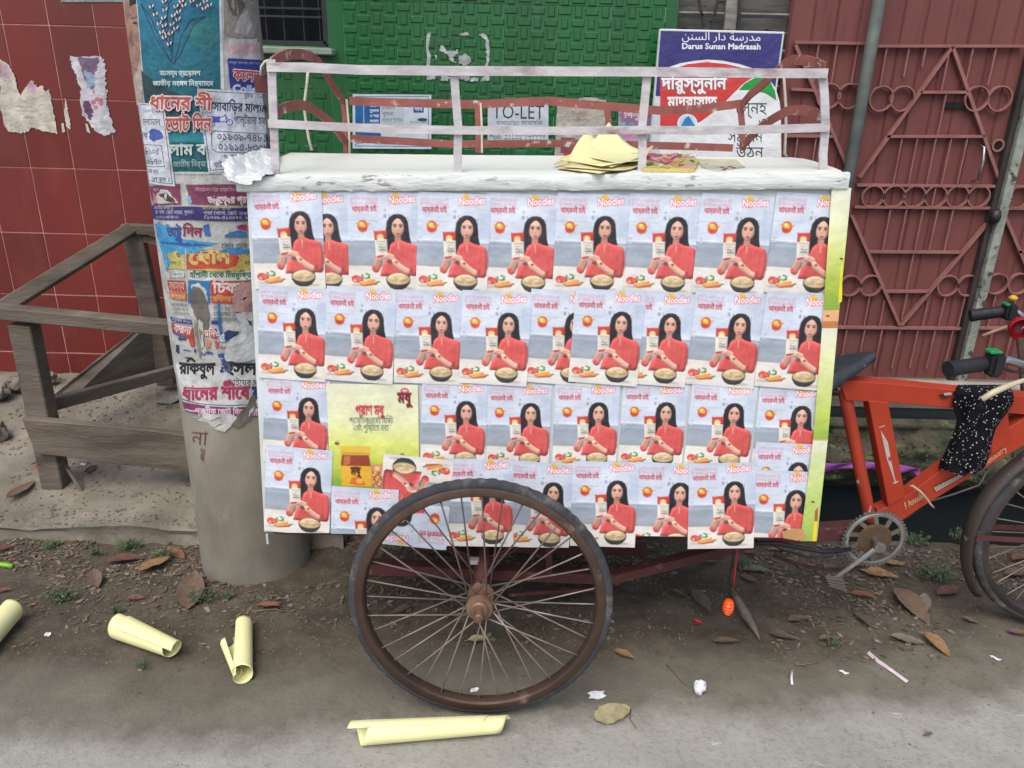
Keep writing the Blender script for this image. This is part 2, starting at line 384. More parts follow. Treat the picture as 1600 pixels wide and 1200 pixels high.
# ============================================================ GROUND
def fbm(x,y,s,o=4): return noise.fractal(Vector((x*s,y*s,3.7)),.9,2.1,o)
def gz(x,y):
    z=-.03*sstep(1.85,2.5,y)
    d=sstep(1.72+.12*noise.noise(Vector((x*1.3,0,0))),2.05,y)
    z+=.010*fbm(x,y,2.2)+d*(.011*fbm(x,y,9)+.006*fbm(x+9,y,30))+(1-d)*.0016*fbm(x,y,14)
    return z
def ground_mat():
    M_=bpy.data.materials.new('road_and_dirt'); M_.use_nodes=True; t=M_.node_tree; N=t.nodes; L=t.links; b=N['Principled BSDF']
    g=N.new('ShaderNodeNewGeometry'); sp=N.new('ShaderNodeSeparateXYZ'); L.new(g.outputs['Position'],sp.inputs[0])
    def nz(sc,det=7,ro=.65,st=(1,1,1)):
        mp=N.new('ShaderNodeMapping'); mp.inputs['Scale'].default_value=st; L.new(g.outputs['Position'],mp.inputs[0])
        n=N.new('ShaderNodeTexNoise'); n.inputs['Scale'].default_value=sc; n.inputs['Detail'].default_value=det; n.inputs['Roughness'].default_value=ro; L.new(mp.outputs[0],n.inputs['Vector']); return n.outputs[0]
    def rg(s,a,c,d=0,e=1):
        r=N.new('ShaderNodeMapRange'); r.inputs[1].default_value=a; r.inputs[2].default_value=c; r.inputs[3].default_value=d; r.inputs[4].default_value=e; L.new(s,r.inputs[0]); return r.outputs[0]
    def mx(f,a,c,bl='MIX'):
        x=N.new('ShaderNodeMix'); x.data_type='RGBA'; x.blend_type=bl
        if isinstance(f,(int,float)): x.inputs[0].default_value=f
        else: L.new(f,x.inputs[0])
        for i,v in((6,a),(7,c)):
            if isinstance(v,tuple): x.inputs[i].default_value=v
            else: L.new(v,x.inputs[i])
        return x.outputs[2]
    def mth(op,a,c):
        x=N.new('ShaderNodeMath'); x.operation=op
        for i,v in((0,a),(1,c)):
            if isinstance(v,(int,float)): x.inputs[i].default_value=v
            else: L.new(v,x.inputs[i])
        return x.outputs[0]
    road=mx(rg(nz(3.5),.35,.7),lin('8d8b83'),lin('9d9b93'))
    road=mx(rg(nz(60,4),.5,.75,0,.5),road,lin('65625e'))
    road=mx(rg(nz(6,8,.7,(1,2.6,1)),.62,.68,0,.7),road,lin('c3c1bb'))
    dirt=mx(rg(nz(6),.35,.65),lin('443e34'),lin('585044'))
    dirt=mx(rg(nz(45,6,.75),.5,.72,0,.8),dirt,lin('665c53'))
    dirt=mx(rg(nz(14,8,.7),.6,.7,0,.6),dirt,lin('2d2621'))
    dirt=mx(rg(nz(2.3),.56,.68,0,.45),dirt,lin('4d5142'))
    mid=mx(rg(nz(9,7,.7),.35,.65),lin('625e53'),lin('706c60'))
    yy=mth('ADD',sp.outputs[1],mth('MULTIPLY',mth('SUBTRACT',nz(1.6,8,.7),.5),.55))
    yy=mth('ADD',yy,mth('MULTIPLY',sp.outputs[0],-.09))
    c=mx(rg(yy,1.56,1.68),road,mid); c=mx(rg(yy,1.74,1.95),c,dirt); L.new(c,b.inputs['Base Color'])
    b.inputs['Roughness'].default_value=.92; b.inputs['Specular IOR Level'].default_value=.25
    bp=N.new('ShaderNodeBump'); bp.inputs['Strength'].default_value=.55; bp.inputs['Distance'].default_value=.008
    L.new(mth('ADD',nz(90,5,.7),nz(22,6,.7)),bp.inputs['Height']); L.new(bp.outputs[0],b.inputs['Normal']); return M_
xs=sorted(set([-14,-9,-6,-4.2,-3.4]+[round(-2.9+i*.018,4) for i in range(320)]+[3.2,4.2,6,9,14]))
ys=[-30,-14,-7,-3,-1,0,.4]+[round(.7+i*.016,4) for i in range(119)]+[2.61]
gm=MB()
gm.v=[Vector((x,y,gz(x,y) if y<2.6 else gz(x,y))) for x in xs for y in ys]
ny=len(ys)
gm.f=[(i*ny+j,(i+1)*ny+j,(i+1)*ny+j+1,i*ny+j+1) for i in range(len(xs)-1) for j in range(ny-1)]; gm.mi=[0]*len(gm.f)
ground=gm.build('ground',ground_mat(),smooth=True); tag(ground,kind='structure')
# low sheet out to the horizon, under everything
mb=MB(); mb.box((0,0,-.75),(300,300,.1)); tag(mb.build('terrain',mat('terrain_soil','4a4038',scale=.3)),kind='structure')
# ledge of concrete and soil along the red wall, left of the pole
M_ledge=mat('dusty_concrete','857f72','645d51',rough=.95,scale=4,bump=.6,bs=35,c3='5a5248',thr=.6,s3=9,w3=.1,dist=.01)
XL=-.62
def ledge(u,v):
    x=-4.2+(XL+4.2)*u; y=2.47+ (3.66-2.47)*max(0,(v-.12)/.88)
    e=.014*noise.noise(Vector((x*3,0,1)))
    if v<.12: return (x,2.47+e+.02*(v/.12)**2,-.12+(.155)*(v/.12))
    z=.035+.165*sstep(2.47,3.66,y)*1.0
    z+=.016*noise.fractal(Vector((x*2.5,y*2.5,0)),1,2,4)+.006*noise.noise(Vector((x*14,y*14,0)))
    z-=.035*sstep(-1.9,-2.4,x)*sstep(3.2,2.7,y)
    return (x,y+e*(1-min(1,(v-.12)*4)),z)
mb=MB(); mb.grid(ledge,150,50); mb.add([(XL,2.5,-.75),(XL,2.5,.03),(XL,3.66,.2),(XL,3.66,-.75)],[(0,1,2,3)])
tag(mb.build('pavement_ledge',M_ledge,smooth=math.radians(40)),kind='structure')
# drain right of the pole
M_drain=mat('damp_drain_wall','262b2c','1b2021',rough=.5,scale=2,bump=.2,bs=20)
mb=MB()
mb.add([(XL,2.6,-.6),(5,2.6,-.6),(5,3.36,-.6),(XL,3.36,-.6)],[(0,1,2,3)])
mb.add([(XL,2.602,-.6),(5,2.602,-.6),(5,2.602,-.03),(XL,2.602,-.03)],[(0,1,2,3)])
mb.add([(XL,3.36,-.6),(5,3.36,-.6),(5,3.36,.27),(XL,3.36,.27)],[(0,1,2,3)])
mb.add([(XL,3.36,.27),(5,3.36,.27),(5,3.66,.27),(XL,3.66,.27)],[(0,1,2,3)])
tag(mb.build('drain',M_drain),kind='structure')
# mossy earth bank hanging over the drain
M_moss=mat('mossy_bank','4c4438','2f3324',rough=.95,scale=9,bump=.9,bs=30,c3='566339',thr=.56,s3=14,w3=.08,dist=.02)
def bank(u,v):
    x=XL+(4.4-XL)*u; z=-.16+.36*v+.04*noise.noise(Vector((x*2,1,0)))*(1-v)
    y=3.34-.12*math.sin(min(1,v*1.1)*math.pi)**.7 if v<.9 else 3.34-.05*(1-v)*10
    n=noise.fractal(Vector((x*4,z*9,5)),.8,2,5)
    return (x,y-.05*n-.02,z+.02*n)
mb=MB(); mb.grid(bank,260,26); tag(mb.build('mossy_bank',M_moss,smooth=True),kind='structure')
# ============================================================ LEFT WALL OF RED TILES
M_grout=mat('pale_grout','b9877c','8f6259',rough=.9,scale=5)
M_red=mat('maroon_glazed_tile','6f2a25','602320',rough=.34,scale=2.4,bump=.10,bs=6,c3='7b4038',thr=.56,s3=4,w3=.35,rand=.12,rr=.16,stretch=(1.5,1,.6),spec=.45,dist=.003)
WD=3.65
zr=atD(100,155,WD).z; xr=atD(129,330,WD).x; xe=atD(318,150,WD).x
def part_tiles(rootobj,name,me_mat,x0,x1,z0,z1,tw,th,xa,za,make,gap=.004):
    i0=math.floor((x0-xa)/tw); i1=math.ceil((x1-xa)/tw); j0=math.floor((z0-za)/th); j1=math.ceil((z1-za)/th); first=None
    og=origin_of(rootobj)
    for i in range(i0,i1):
        for j in range(j0,j1):
            a=max(x0,xa+i*tw+gap/2); b=min(x1,xa+(i+1)*tw-gap/2); c=max(z0,za+j*th+gap/2); d=min(z1,za+(j+1)*th-gap/2)
            if b-a<.01 or d-c<.01: continue
            full=abs(b-a-(tw-gap))<1e-5 and abs(d-c-(th-gap))<1e-5
            cx,cz=(a+b)/2,(c+d)/2
            if full and first: o=dup(first,rootobj)
            else:
                o=make(b-a,d-c,full); o.name=name; o.parent=rootobj
                if full: first=o
            o.location=Vector((cx,WD-.006+random.uniform(-.0006,.0006),cz))-og; o.rotation_euler=(random.uniform(-.003,.003),0,random.uniform(-.004,.004))
def flat_tile(w,h,full):
    mb=MB(); mb.box((0,0,0),(w,.010,h)); return mb.build('tile',M_red,bevel=.002)
rw=root('tiled_wall',(xe-1,WD,0),'wall of large dark red glazed tiles behind the wooden frame and the pole','wall')
mb=MB(); mb.box(((-3.9+xe)/2,WD+.0915,1.45),(xe+3.9,.2,3.2)); mb.build('wall_body',M_grout,rw)
part_tiles(rw,'tile',M_red,-3.9,xe,.1,2.75,.2,.3,xr,zr,flat_tile)
# ============================================================ GREEN EMBOSSED TILES
M_green=mat('green_glazed_tile','1a6030','155227',rough=.34,scale=5,bump=.1,bs=14,c3='3c6b45',thr=.56,s3=7,w3=.3,rand=.10,rr=.18,stretch=(1.6,1,.5),spec=.55)
M_ggrout=mat('green_grout','6f9a78','3f6b4a',rough=.9)
xg=atD(704,100,WD).x; tw=atD(786,100,WD).x-xg; zg=atD(704,146,WD).z; th=atD(704,5,WD).z-zg
def green_tile(w,h,full):
    mb=MB(); mb.box((0,0,0),(w,.010,h))
    cw,chh=tw/4,th/8
    for i in range(4):
        for j in range(8):
            cx=-tw/2+cw*(i+.5)+.002; cz=-th/2+chh*(j+.5)
            hw,hh=(cw*.49,chh*.30) if (i+j)%2 else (cw*.27,chh*.49)
            
            if not full and (abs(cx)+hw>w/2 or abs(cz)+hh>h/2): continue
            y=-.005; t=.004; k=.9
            q=[(cx-hw,y,cz-hh),(cx+hw,y,cz-hh),(cx+hw,y,cz+hh),(cx-hw,y,cz+hh)]
            p=[(cx-hw+t*k,y-t,cz-hh+t*k),(cx+hw-t*k,y-t,cz-hh+t*k),(cx+hw-t*k,y-t,cz+hh-t*k),(cx-hw+t*k,y-t,cz+hh-t*k)]
            mb.add(q+p,[(4,5,6,7),(0,1,5,4),(1,2,6,5),(2,3,7,6),(3,0,4,7)])
    return mb.build('tile',M_green)
gx1=atD(1059,20,WD).x; GD=WD-.02; wz=atD(455,72,WD).z; wx=atD(513,50,WD).x
gw=root('tiled_wall',(0,WD,0),'green wall of embossed basket-weave tiles behind the cart','wall')
mb=MB(); mb.box(((wx+gx1)/2,WD+.092,1.55),(gx1-wx,.2,3.0)); mb.box(((wx+xe)/2,WD+.092,(wz+.05)/2),(wx-xe,.2,wz-.05)); mb.build('wall_body',M_ggrout,gw)
part_tiles(gw,'tile',M_green,wx,gx1,.28,2.65,tw,th,xg,zg,green_tile)
part_tiles(gw,'tile',M_green,xe+.004,wx-.004,.28,wz-.01,tw,th,xg,zg,green_tile)
# barred window at the top left of the green wall
M_iron=mat('dark_iron','23262c','1a1c20',rough=.6,scale=20)
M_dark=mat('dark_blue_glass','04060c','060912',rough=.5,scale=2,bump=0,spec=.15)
M_sill=mat('stone_sill','8c9a86','6d7a6a',rough=.8)
wn=root('barred_window',((xe+wx)/2,WD,wz),'dark barred window at the top left corner of the green wall','window')
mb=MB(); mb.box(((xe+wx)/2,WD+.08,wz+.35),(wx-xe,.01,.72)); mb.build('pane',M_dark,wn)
mb=MB(); mb.box((wx-.012,WD+.02,wz+.36),(.02,.05,.70)); mb.box(((xe+wx)/2,WD+.02,wz+.012),(wx-xe-.024,.05,.02)); mb.build('frame',M_iron,wn)
for px in (415,443,474,505-6):
    p=atD(px,40,WD+.02); mb=MB(); mb.tube([(p.x,WD+.03,wz+.02),(p.x,WD+.03,wz+.7)],.004,6); mb.build('bar',M_iron,wn)
for py in (13,26):
    p=atD(455,py,WD+.02); mb=MB(); mb.beam((xe,WD+.015,p.z),(wx-.03,WD+.015,p.z),.006,.008); mb.build('crossbar',M_iron,wn)
mb=MB(); mb.box(((xe+wx)/2+.01,WD-.03,wz-.022),(wx-xe+.04,.10,.026)); mb.build('sill',M_sill,wn,bevel=.004)
# old louvred opening above the school sign
M_old=mat('weathered_grey_board','8d8982','6b665f',rough=.9,scale=6,stretch=(1,1,6),bump=.4,c3='3a3733',thr=.6,s3=9)
lx0,lx1=gx1+.004,atD(1236,20,GD).x+.09; lz0=.28
vent=root('louvred_panel',((lx0+lx1)/2,WD,1.9),'weathered grey louvre boards with iron bars above the school sign','shutter')
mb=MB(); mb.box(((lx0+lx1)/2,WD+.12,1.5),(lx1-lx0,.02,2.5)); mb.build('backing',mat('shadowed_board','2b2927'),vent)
z=lz0+.1
while z<2.7:
    mb=MB(); R=Matrix.Rotation(math.radians(28),3,'X'); mb.box(((lx0+lx1)/2,WD+.05,z),(lx1-lx0-.01,.014,.085),R); mb.build('board',M_old,vent,bevel=.002,jit=.003); z+=.072
p=atD(1142,20,WD); mb=MB(); mb.box((p.x,WD+.0,1.9),(.05,.02,1.6)); mb.build('mullion',M_old,vent)
for a,b in(((1062,23),(1132,25)),((1152,25),(1230,27)),((1092,0),(1100,43)),((1122,0),(1112,43)),((1155,0),(1155,43))):
    mb=MB(); mb.beam(atD(*a,WD-.02),atD(*b,WD-.02),.008,.012); mb.build('bar',M_iron,vent)
# ============================================================ RED IRON GATE
M_gate=mat('red_oxide_iron','663936','704340',rough=.7,scale=3,bump=.12,bs=30,c3='54302c',thr=.55,s3=7,w3=.22,stretch=(2.2,1,.3),spec=.35)
M_bar=mat('dusty_red_oxide_bar','7d504b','8c605a',rough=.75,scale=14,bump=.15)
GD=WD-.02
def leaf(name,label,xa,xb,zb=.29,zt=2.75):
    g=root(name,((xa+xb)/2,GD,zb),label,'gate','gate leaves')
    pitch=.098; x=xa; k=0
    while x<xb-.01:     # folded sheet, one strip between creases
        x2=min(x+pitch,xb); mb=MB(); y0=GD+.012
        a=[(x,y0,zb),(x+.004,y0-.007,zb),(x+.012,y0,zb),(x2,y0,zb),(x2,y0+.004,zb),(x,y0+.004,zb)]
        mb.prism(a,(0,0,zt-zb)); mb.build('panel_strip',M_gate,g); x=x2; k+=1
    return g
pL=atD(1236,20,GD).x; pM=atD(1352,150,GD).x; pR=atD(1558,350,GD).x
g1=leaf('iron_gate_leaf','narrow red iron gate leaf between the school sign and the grey post',pL,pM-.006)
g2=leaf('iron_gate_leaf','widest red iron gate leaf, with the handle and letter slot',pM+.006,pR-.01)
g3=leaf('iron_gate_leaf','red iron gate leaf at the right edge behind the handlebars',pR+.03,pR+1.0)
def gbar(g,a,b,w=.012,nm='bar'):
    mb=MB(); mb.beam(atD(*a,GD-.006),atD(*b,GD-.006),.022,w); mb.build(nm,M_bar,g)
def gz_rib(g,px,y0,y1):
    p=atD(px,y0,GD-.004); q=p.copy(); q.z=atD(px,y1,GD).z; mb=MB(); mb.beam(p,q,.016,.006); mb.build('rib',M_bar,g)
_ring=None
def ring(g,px,py,r=.054,a0=0,a1=360):
    c=atD(px,py,GD-.008); mb=MB(); n=28; pts=[]
    for i in range(n):
        t=2*math.pi*i/n; pts.append(Vector((r*math.cos(t),0,r*math.sin(t))))
    b=len(mb.v)
    for p in pts:
        d=p.normalized()
        for ro,yo in((.0,-.010),(.0,.010),(-.006,.010),(-.006,-.010)): mb.v.append(c+p+d*ro+Vector((0,yo,0)))
    mb.f=[(i*4+j,i*4+(j+1)%4,((i+1)%n)*4+(j+1)%4,((i+1)%n)*4+j) for i in range(n) for j in range(4)]; mb.mi=[0]*len(mb.f)
    mb.build('ring',M_bar,g)
for a,b in(((1370,72),(1598,72)),((1437,144),(1512,144)),((1385,213),(1537,213)),((1338,289),(1563,291)),((1334,323),(1560,325)),((1357,393),(1500,394)),((1384,455),(1451,455)),((1302,511),(1512,513))): gbar(g2,a,b)
for a,b in(((1241,66),(1358,68)),((1235,139),(1270,141)),((1228,212),(1300,213)),((1225,289),(1320,289))): gbar(g1,a,b)
for a,b in(((1528,512),(1600,513)),((1572,291),(1640,292)),((1566,325),(1640,326)),((1590,393),(1640,393))): gbar(g3,a,b)
for a,b in(((1487,73),(1342,277)),((1487,73),(1562,287)),((1330,337),(1405,508)),((1552,337),(1407,508))): gbar(g2,a,b,.014,'brace')
gbar(g1,(1242,70),(1326,268),.014,'brace'); gbar(g3,(1568,335),(1625,470),.014,'brace')
for x in(1376,1409,1525,1561): ring(g2,x,154)
for x in(1294,1327): ring(g1,x,150)
for x in(1363,1396,1428,1461,1495,1528): ring(g2,x,307,.052)
for x in(1591,1624): ring(g3,x,308,.052)
for x in(1328,1360,1480,1512): ring(g2,x,446,.052)
for x in(1557,1591,1624): ring(g3,x,443,.052)
for x,y0,y1 in((1385,73,136),(1420,73,120),(1446,73,105),(1484,73,144),(1520,73,132),(1556,73,134),(1478,144,213),(1409,214,288),(1433,214,288),(1462,214,288),(1486,214,288),(1511,214,288),(1462,289,324),(1391,325,393),(1416,325,393),(1442,325,393),(1465,325,393),(1489,325,393),(1427,394,455),(1417,456,500),(1327,463,511),(1358,463,511),(1381,470,511),(1449,470,511),(1476,463,511),(1507,463,511),(1323,512,575),(1351,512,575),(1378,512,575),(1406,512,575),(1434,512,575),(1461,512,575),(1489,512,575)): gz_rib(g2,x,y0,y1)
for x,y0,y1 in((1279,67,130),(1308,67,131),(1340,67,134),(1246,213,289),(1275,213,289)): gz_rib(g1,x,y0,y1)
for x,y0,y1 in((1551,513,580),(1582,513,580),(1555,460,512),(1588,460,512)): gz_rib(g3,x,y0,y1)
M_chrome=mat('worn_chrome','b9b9b9','8e8a85',rough=.28,metal=.9,scale=20,bump=.05)
mb=MB(); pts=[atD(1529,226,GD-.01),atD(1538,231,GD-.05),atD(1536,252,GD-.055),atD(1528,280,GD-.05),atD(1519,284,GD-.01)]; mb.tube(pts,.0065,8); mb.build('handle',M_chrome,g2,smooth=True)
M_black=mat('black_hole','060606',rough=.9,bump=0)
mb=MB(); a,b=atD(1474,159,GD),atD(1512,170,GD); mb.box(((a.x+b.x)/2,GD-.002,(a.z+b.z)/2),(abs(b.x-a.x),.006,abs(a.z-b.z))); mb.build('letter_slot',M_black,g2)
mb=MB(); c=atD(1558,227,GD); mb.lathe([(.0,-.001),(.02,-.001)],c+Vector((0,-.006,0)),(0,-1,0),20); mb.build('lock_hole',M_black,g2)
mb=MB(); mb.lathe([(.02,0),(.02,.008),(.028,.008),(.028,0)],c+Vector((0,-.002,0)),(0,-1,0),24); mb.build('lock_collar',M_bar,g2)
# gate posts
M_post=mat('grey_green_paint','59605c','474d4a',rough=.7,scale=10,c3='7d5a4a',thr=.63,s3=7)
mb=MB(); a=atD(1374,2,GD-.07); x=a.x; mb.tube([(x,a.y,.2),(x-.002,a.y,2.75)],.026,12)
tag(mb.build('gate_post',M_post,smooth=True),'round grey-green iron post running past the left of the widest gate leaf','post','gate posts')
M_wpost=mat('flaking_white_paint','8f9489','6c7268',rough=.8,scale=18,c3='3d3a35',thr=.55,s3=20,bump=.4)
px=atD(1560,350,GD-.03).x
gp=root('gate_post',(px,GD-.03,.2),'flaking whitish iron post at the right edge of the gate','post','gate posts')
mb=MB(); mb.box((px,GD-.035,1.5),(.042,.03,2.5)); mb.build('upright',M_wpost,gp,bevel=.003,jit=.002)
mb=MB(); mb.box((px-.036,GD-.01,1.5),(.022,.03,2.5)); mb.build('dark_gap_strip',mat('gap_shade','3a3230','2a2423',rough=.8),gp)  # strip coloured dark to stand in for the shaded gap left of the post
p=atD(1555,338,GD-.05); mb=MB(); mb.lathe([(.006,-.03),(.02,-.026),(.026,0),(.02,.026),(.006,.03)],p,(0,0,1),12); mb.build('hinge',mat('greasy_iron','2a2220','1d1817',rough=.5),gp,smooth=True)
# sill, pipe and concrete below the gate
M_sill2=mat('grey_concrete_sill','6f6a63','5a554e',rough=.9,scale=7,bump=.5)
mb=MB(); mb.box(((pL-.1+5)/2,3.5,.262),(5-pL+.1,.30,.055)); tag(mb.build('threshold',M_sill2,bevel=.008,jit=.004),kind='structure')
M_pipe=mat('pale_pipe','9b958b','7f786d',rough=.6,scale=6,c3='6a4534',thr=.66,s3=3,w3=.03)
a=atD(1300,594,3.34); mb=MB(); mb.tube([(a.x-.25,3.33,a.z),(3.0,3.33,a.z-.02)],.024,12)
tag(mb.build('drain_pipe',M_pipe,smooth=True),'pale horizontal pipe with rusty bands below the gate','pipe')
# ============================================================ SIGNS AND NOTICES ON THE WALLS
M_white=mat('white_enamel','cfd4d6','b9bfc2',rough=.5,bump=.05)
SD=3.50
def planeT(D): return lambda x,y:(lambda p:(p.x,p.z))(atD(x,y,D))
def wall_art(name,art,D,label,cat,mt=PRT,group=None,parent=None):
    me=art.mesh(name,lambda x,y,h:Vector((x,D-h,y))); o=art_obj(name,me,mt,parent)
    if label: 
        c=sum((v.co for v in me.vertices),Vector())/len(me.vertices); me.transform(Matrix.Translation(-c)); o.location=c; tag(o,label,cat,group)
    return o
# school signboard
sg=root('school_sign',atD(1128,250,SD+.02),'tall school signboard with Arabic and Bengali lettering, violet top and red arc','sign')
mb=MB(); T=[atD(1030,45,SD+.012),atD(1226,46,SD+.012)]; zb=T[0].z-.98
mb.hexa([(T[0].x,SD+.004,T[0].z),(T[1].x,SD+.004,T[0].z),(T[1].x,SD+.004,zb),(T[0].x,SD+.004,zb)],[(T[0].x,SD+.03,T[0].z),(T[1].x,SD+.03,T[0].z),(T[1].x,SD+.03,zb),(T[0].x,SD+.03,zb)]); mb.build('board',M_white,sg,bevel=.003)
A=Art(planeT(SD)); 
def P2(x,z): # sign plane coordinates back to picture-free metres
    return (x,z)
X0,X1,Z1,Z0=T[0].x+.006,T[1].x-.010,T[0].z-.008,zb+.008
A.L(); A._add([(X0,Z0),(X1,Z0),(X1,Z1),(X0,Z1)],[(0,1,2,3)],lin('d3dadc'),raw=True)
a105=atD(1030,150,SD).z
A.L(); A._add([(X0,a105),(X1,a105-.03),(X1,Z1),(X0,Z1)],[(0,1,2,3)],lin('383478'),raw=True)
def clipx(pts): return [(max(1031.5,min(1221,x)),y) for x,y in pts]
arc=[(1031,112),(1045,105),(1062,99),(1085,95),(1105,93),(1130,95),(1155,100),(1180,108),(1200,121),(1212,138),(1218,158),(1220,175)]
A.poly(clipx(arc+[(1222,260),(1031,260)]),'e9ecec')
A.poly([(1182,120),(1192,117),(1203,126),(1211,142),(1213,157),(1196,146),(1176,141),(1154,141),(1163,131)],'1f9a45')
red=[(1031,117),(1050,108),(1075,100),(1105,97),(1135,100),(1160,106),(1172,112),(1180,118),(1160,132),(1140,152),(1122,170),(1095,190),(1065,203),(1031,208)]
A.poly(clipx(red),'d2413b')
A.poly([(1031,205),(1060,206),(1031,209)],'c8c0c0')
A.ell(1074,193,16,15,'e8edf0'); A.ell(1074,193,13,12,'bcdcec'); A.poly([(1062,200),(1070,186),(1076,181),(1088,200)],'2f7fc0')
A.text('\uFEE6\uFEE8\uFEB4\uFEDF\uFE8D \uFEAD\uFE8D\uFEA9 \uFE94\uFEB3\uFEAD\uFEAA\uFEE3',1065,62,1188,64,17,'f0f2f6',.022)
A.text('Darus Sunan Madrasah',1065,76,1188,77,12.5,'f0f2f6',.03)
A.text('দারুস্সুনান',1034,139,1135,139,27,'f4f4f4',.035,outline='7d1a1c',ooff=.03)
A.text('মাদরাসাত',1043,166,1120,166,22,'f4f4f4',.035,outline='7d1a1c',ooff=.03)
A.text('“েস্নহ',1140,178,1198,178,27,'2a2e30',.02)
A.text('ও',1185,198,1197,198,20,'2a2e30',.02)
A.text('সম্মান',1137,222,1192,222,25,'2a2e30',.02)
A.text('উঠুন',1150,246,1193,246,25,'2a2e30',.02)
wall_art('face_print',A,SD,None,None,parent=sg)
def notice(x0,y0,x1,y1,D,bgc,tilt=0):
    A=Art(planeT(D)); A.poly([(x0,y0),(x1,y0+tilt),(x1,y1+tilt),(x0,y1)],bgc); return A
A=notice(551,147,674,232,WD-.02,'cfdce4',1)
A.line([(555,151),(669,151),(670,229),(556,228),(555,151)],1.2,'2b7fa8')
A.rect(556,158,568,224,'1b66a5'); A.rect(556,206,595,216,'1b66a5'); A.rect(569,160,594,193,'1c5f9c')
for k,t in enumerate(('মানিক','নুকাত','ও শহর','ফারহাত')): A.text(t,578,167+k*8,592,167+k*8,6,'dfe8ee',.03)
A.rect(595,160,631,194,'c3ccd2'); 
for k,t in enumerate(('ভি-জিনক','খুলনা','সাহেব হাসান')): A.text(t,597,171+k*10,597+(20,18,32)[k],171+k*10,9,'5d6a72',.02)
A.rect(646,164,662,176,'1a5c96'); A.text('দিন',648,173,660,173,9,'e8eef2',.03); A.ell(660,187,8,2.6,'1f4d5c'); A.text('০১৭১২-৪৮৩',640,192,668,192,5,'5d6a72'); 
A.text('মোবাঃ ০১৭',585,226,640,226,9,'3d5060',.01)
wall_art('wall_notice',A,WD-.02,'blue and white paper notice on the green tiles left of the TO-LET sign','notice',group='papers pasted on the green wall')
A=notice(762,157,857,222,WD-.02,'c9d2d8',1)
A.text('TO-LET',769,185,850,186,31,'30383e',.02); A.text('বাসাভাড়া/ আবাসিক',775,195,848,195,9,'4d565c',.01)
A.text('Mob:',764,218,784,218,14,'30383e'); A.text('01700-020060',788,213,852,214,11,'3a4248',.01); A.text('01933-141016',788,223,852,224,11,'3a4248',.01)
wall_art('to_let_sign',A,WD-.02,'white sign reading TO-LET on the green tiles','sign',group='papers pasted on the green wall')
A=Art(planeT(WD-.02)); A.rough([(871,157),(922,152),(947,156),(945,246),(866,246)],'c2bcae',1.2,3)
A.text('িবদ্যািপঠ',893,182,917,182,9,'c9837d',.02); A.text('আলহাজ্ব সাহেব',885,190,922,190,6,'8f8c80'); A.rect(876,215,898,240,'8c5a66'); A.rect(880,235,945,252,'a8423a')
wall_art('wall_notice',A,WD-.02,'faded cream poster on the green tiles right of the TO-LET sign','notice',PRT2,'papers pasted on the green wall')
A=Art(planeT(WD-.02)); A.rough([(966,164),(1028,170),(1026,236),(964,228)],'a9b4c4',1,4)
A.rough([(969,172),(1024,176),(1024,200),(970,190)],'b07aa0',2,5); A.rough([(975,190),(1022,196),(1018,212),(976,206)],'6f9db5',3,6); A.rough([(968,208),(985,200),(1000,214),(980,224)],'cf8fb0',3,7); A.text('িশশু',975,184,1000,185,12,'e6dbe4',.03)
wall_art('wall_notice',A,WD-.02,'small pink and blue poster beside the school sign','notice',PRT2,'papers pasted on the green wall')
# torn remains
A=Art(planeT(WD-.016)); W_='c4cac6'
A.rough([(667,53),(673,51),(673,58),(670,64),(669,76),(674,88),(671,100),(675,112),(681,118),(680,124),(667,125)],W_,1.53,1,7)
A.rough([(755,52),(760,56),(764,63),(764,90),(762,110),(764,126),(750,127),(758,118),(760,95),(760,64),(752,58),(748,53)],W_,1.53,2,7)
A.rough([(687,76),(691,69),(696,78),(707,80),(714,77),(716,84),(707,88),(712,98),(705,96),(698,84),(686,79)],W_,1.36,3,7)
A.rough([(716,88),(728,84),(735,90),(735,98),(727,104),(718,99)],'b7bbb4',1.53,4,7)
A.rough([(716,53),(730,50),(733,54),(722,56)],W_,0.68,5,7); A.rough([(715,108),(735,108),(734,124),(728,127),(718,122)],'a8b0aa',1.70,6,7); A.rough([(690,118),(703,120),(700,127),(688,126)],W_,1.19,7,7); A.rough([(736,122),(748,121),(748,127),(735,127)],W_,0.85,8,7)
A.rough([(679,86),(683,86),(682,94)],W_,0.51,9,7)
wall_art('torn_poster',A,WD-.016,'scraps of a torn square poster on the green tiles above the rail','poster',PRT2,'torn posters')
WR=WD-.0145
A=Art(planeT(WR)); A.rough([(0,93),(12,100),(22,116),(24,128),(28,140),(31,151),(36,142),(44,132),(50,126),(58,136),(66,134),(70,142),(77,140),(83,170),(90,209),(76,206),(64,204),(50,199),(40,207),(28,208),(12,205),(8,199),(0,170)],'cfc8b8',1.36,2,7)
A.rough([(0,97),(12,104),(18,118),(8,128),(0,120)],'c4a8b0',2.00,3,7); A.rough([(44,132),(50,126),(58,136),(52,146),(42,142)],'c9a9b8',1.70,4,7)
A.text('মরহুমার জন্য',26,168,50,169,5,'a8a396'); A.text('দোয়া কামনা আলোচনা',24,175,60,176,5,'a8a396'); A.text('সভা',36,186,54,186,6,'c9837d',.02)
wall_art('torn_poster',A,WR,'torn cream poster remnant at the left edge of the red wall','poster',PRT2,'torn posters')
A=Art(planeT(WR)); A.rough([(109,87),(160,89),(163,98),(166,112),(164,128),(168,140),(166,155),(168,168),(174,185),(180,206),(165,212),(150,205),(138,190),(128,178),(125,160),(127,140),(120,120),(111,104)],'ccc9d0',2.00,5,7)
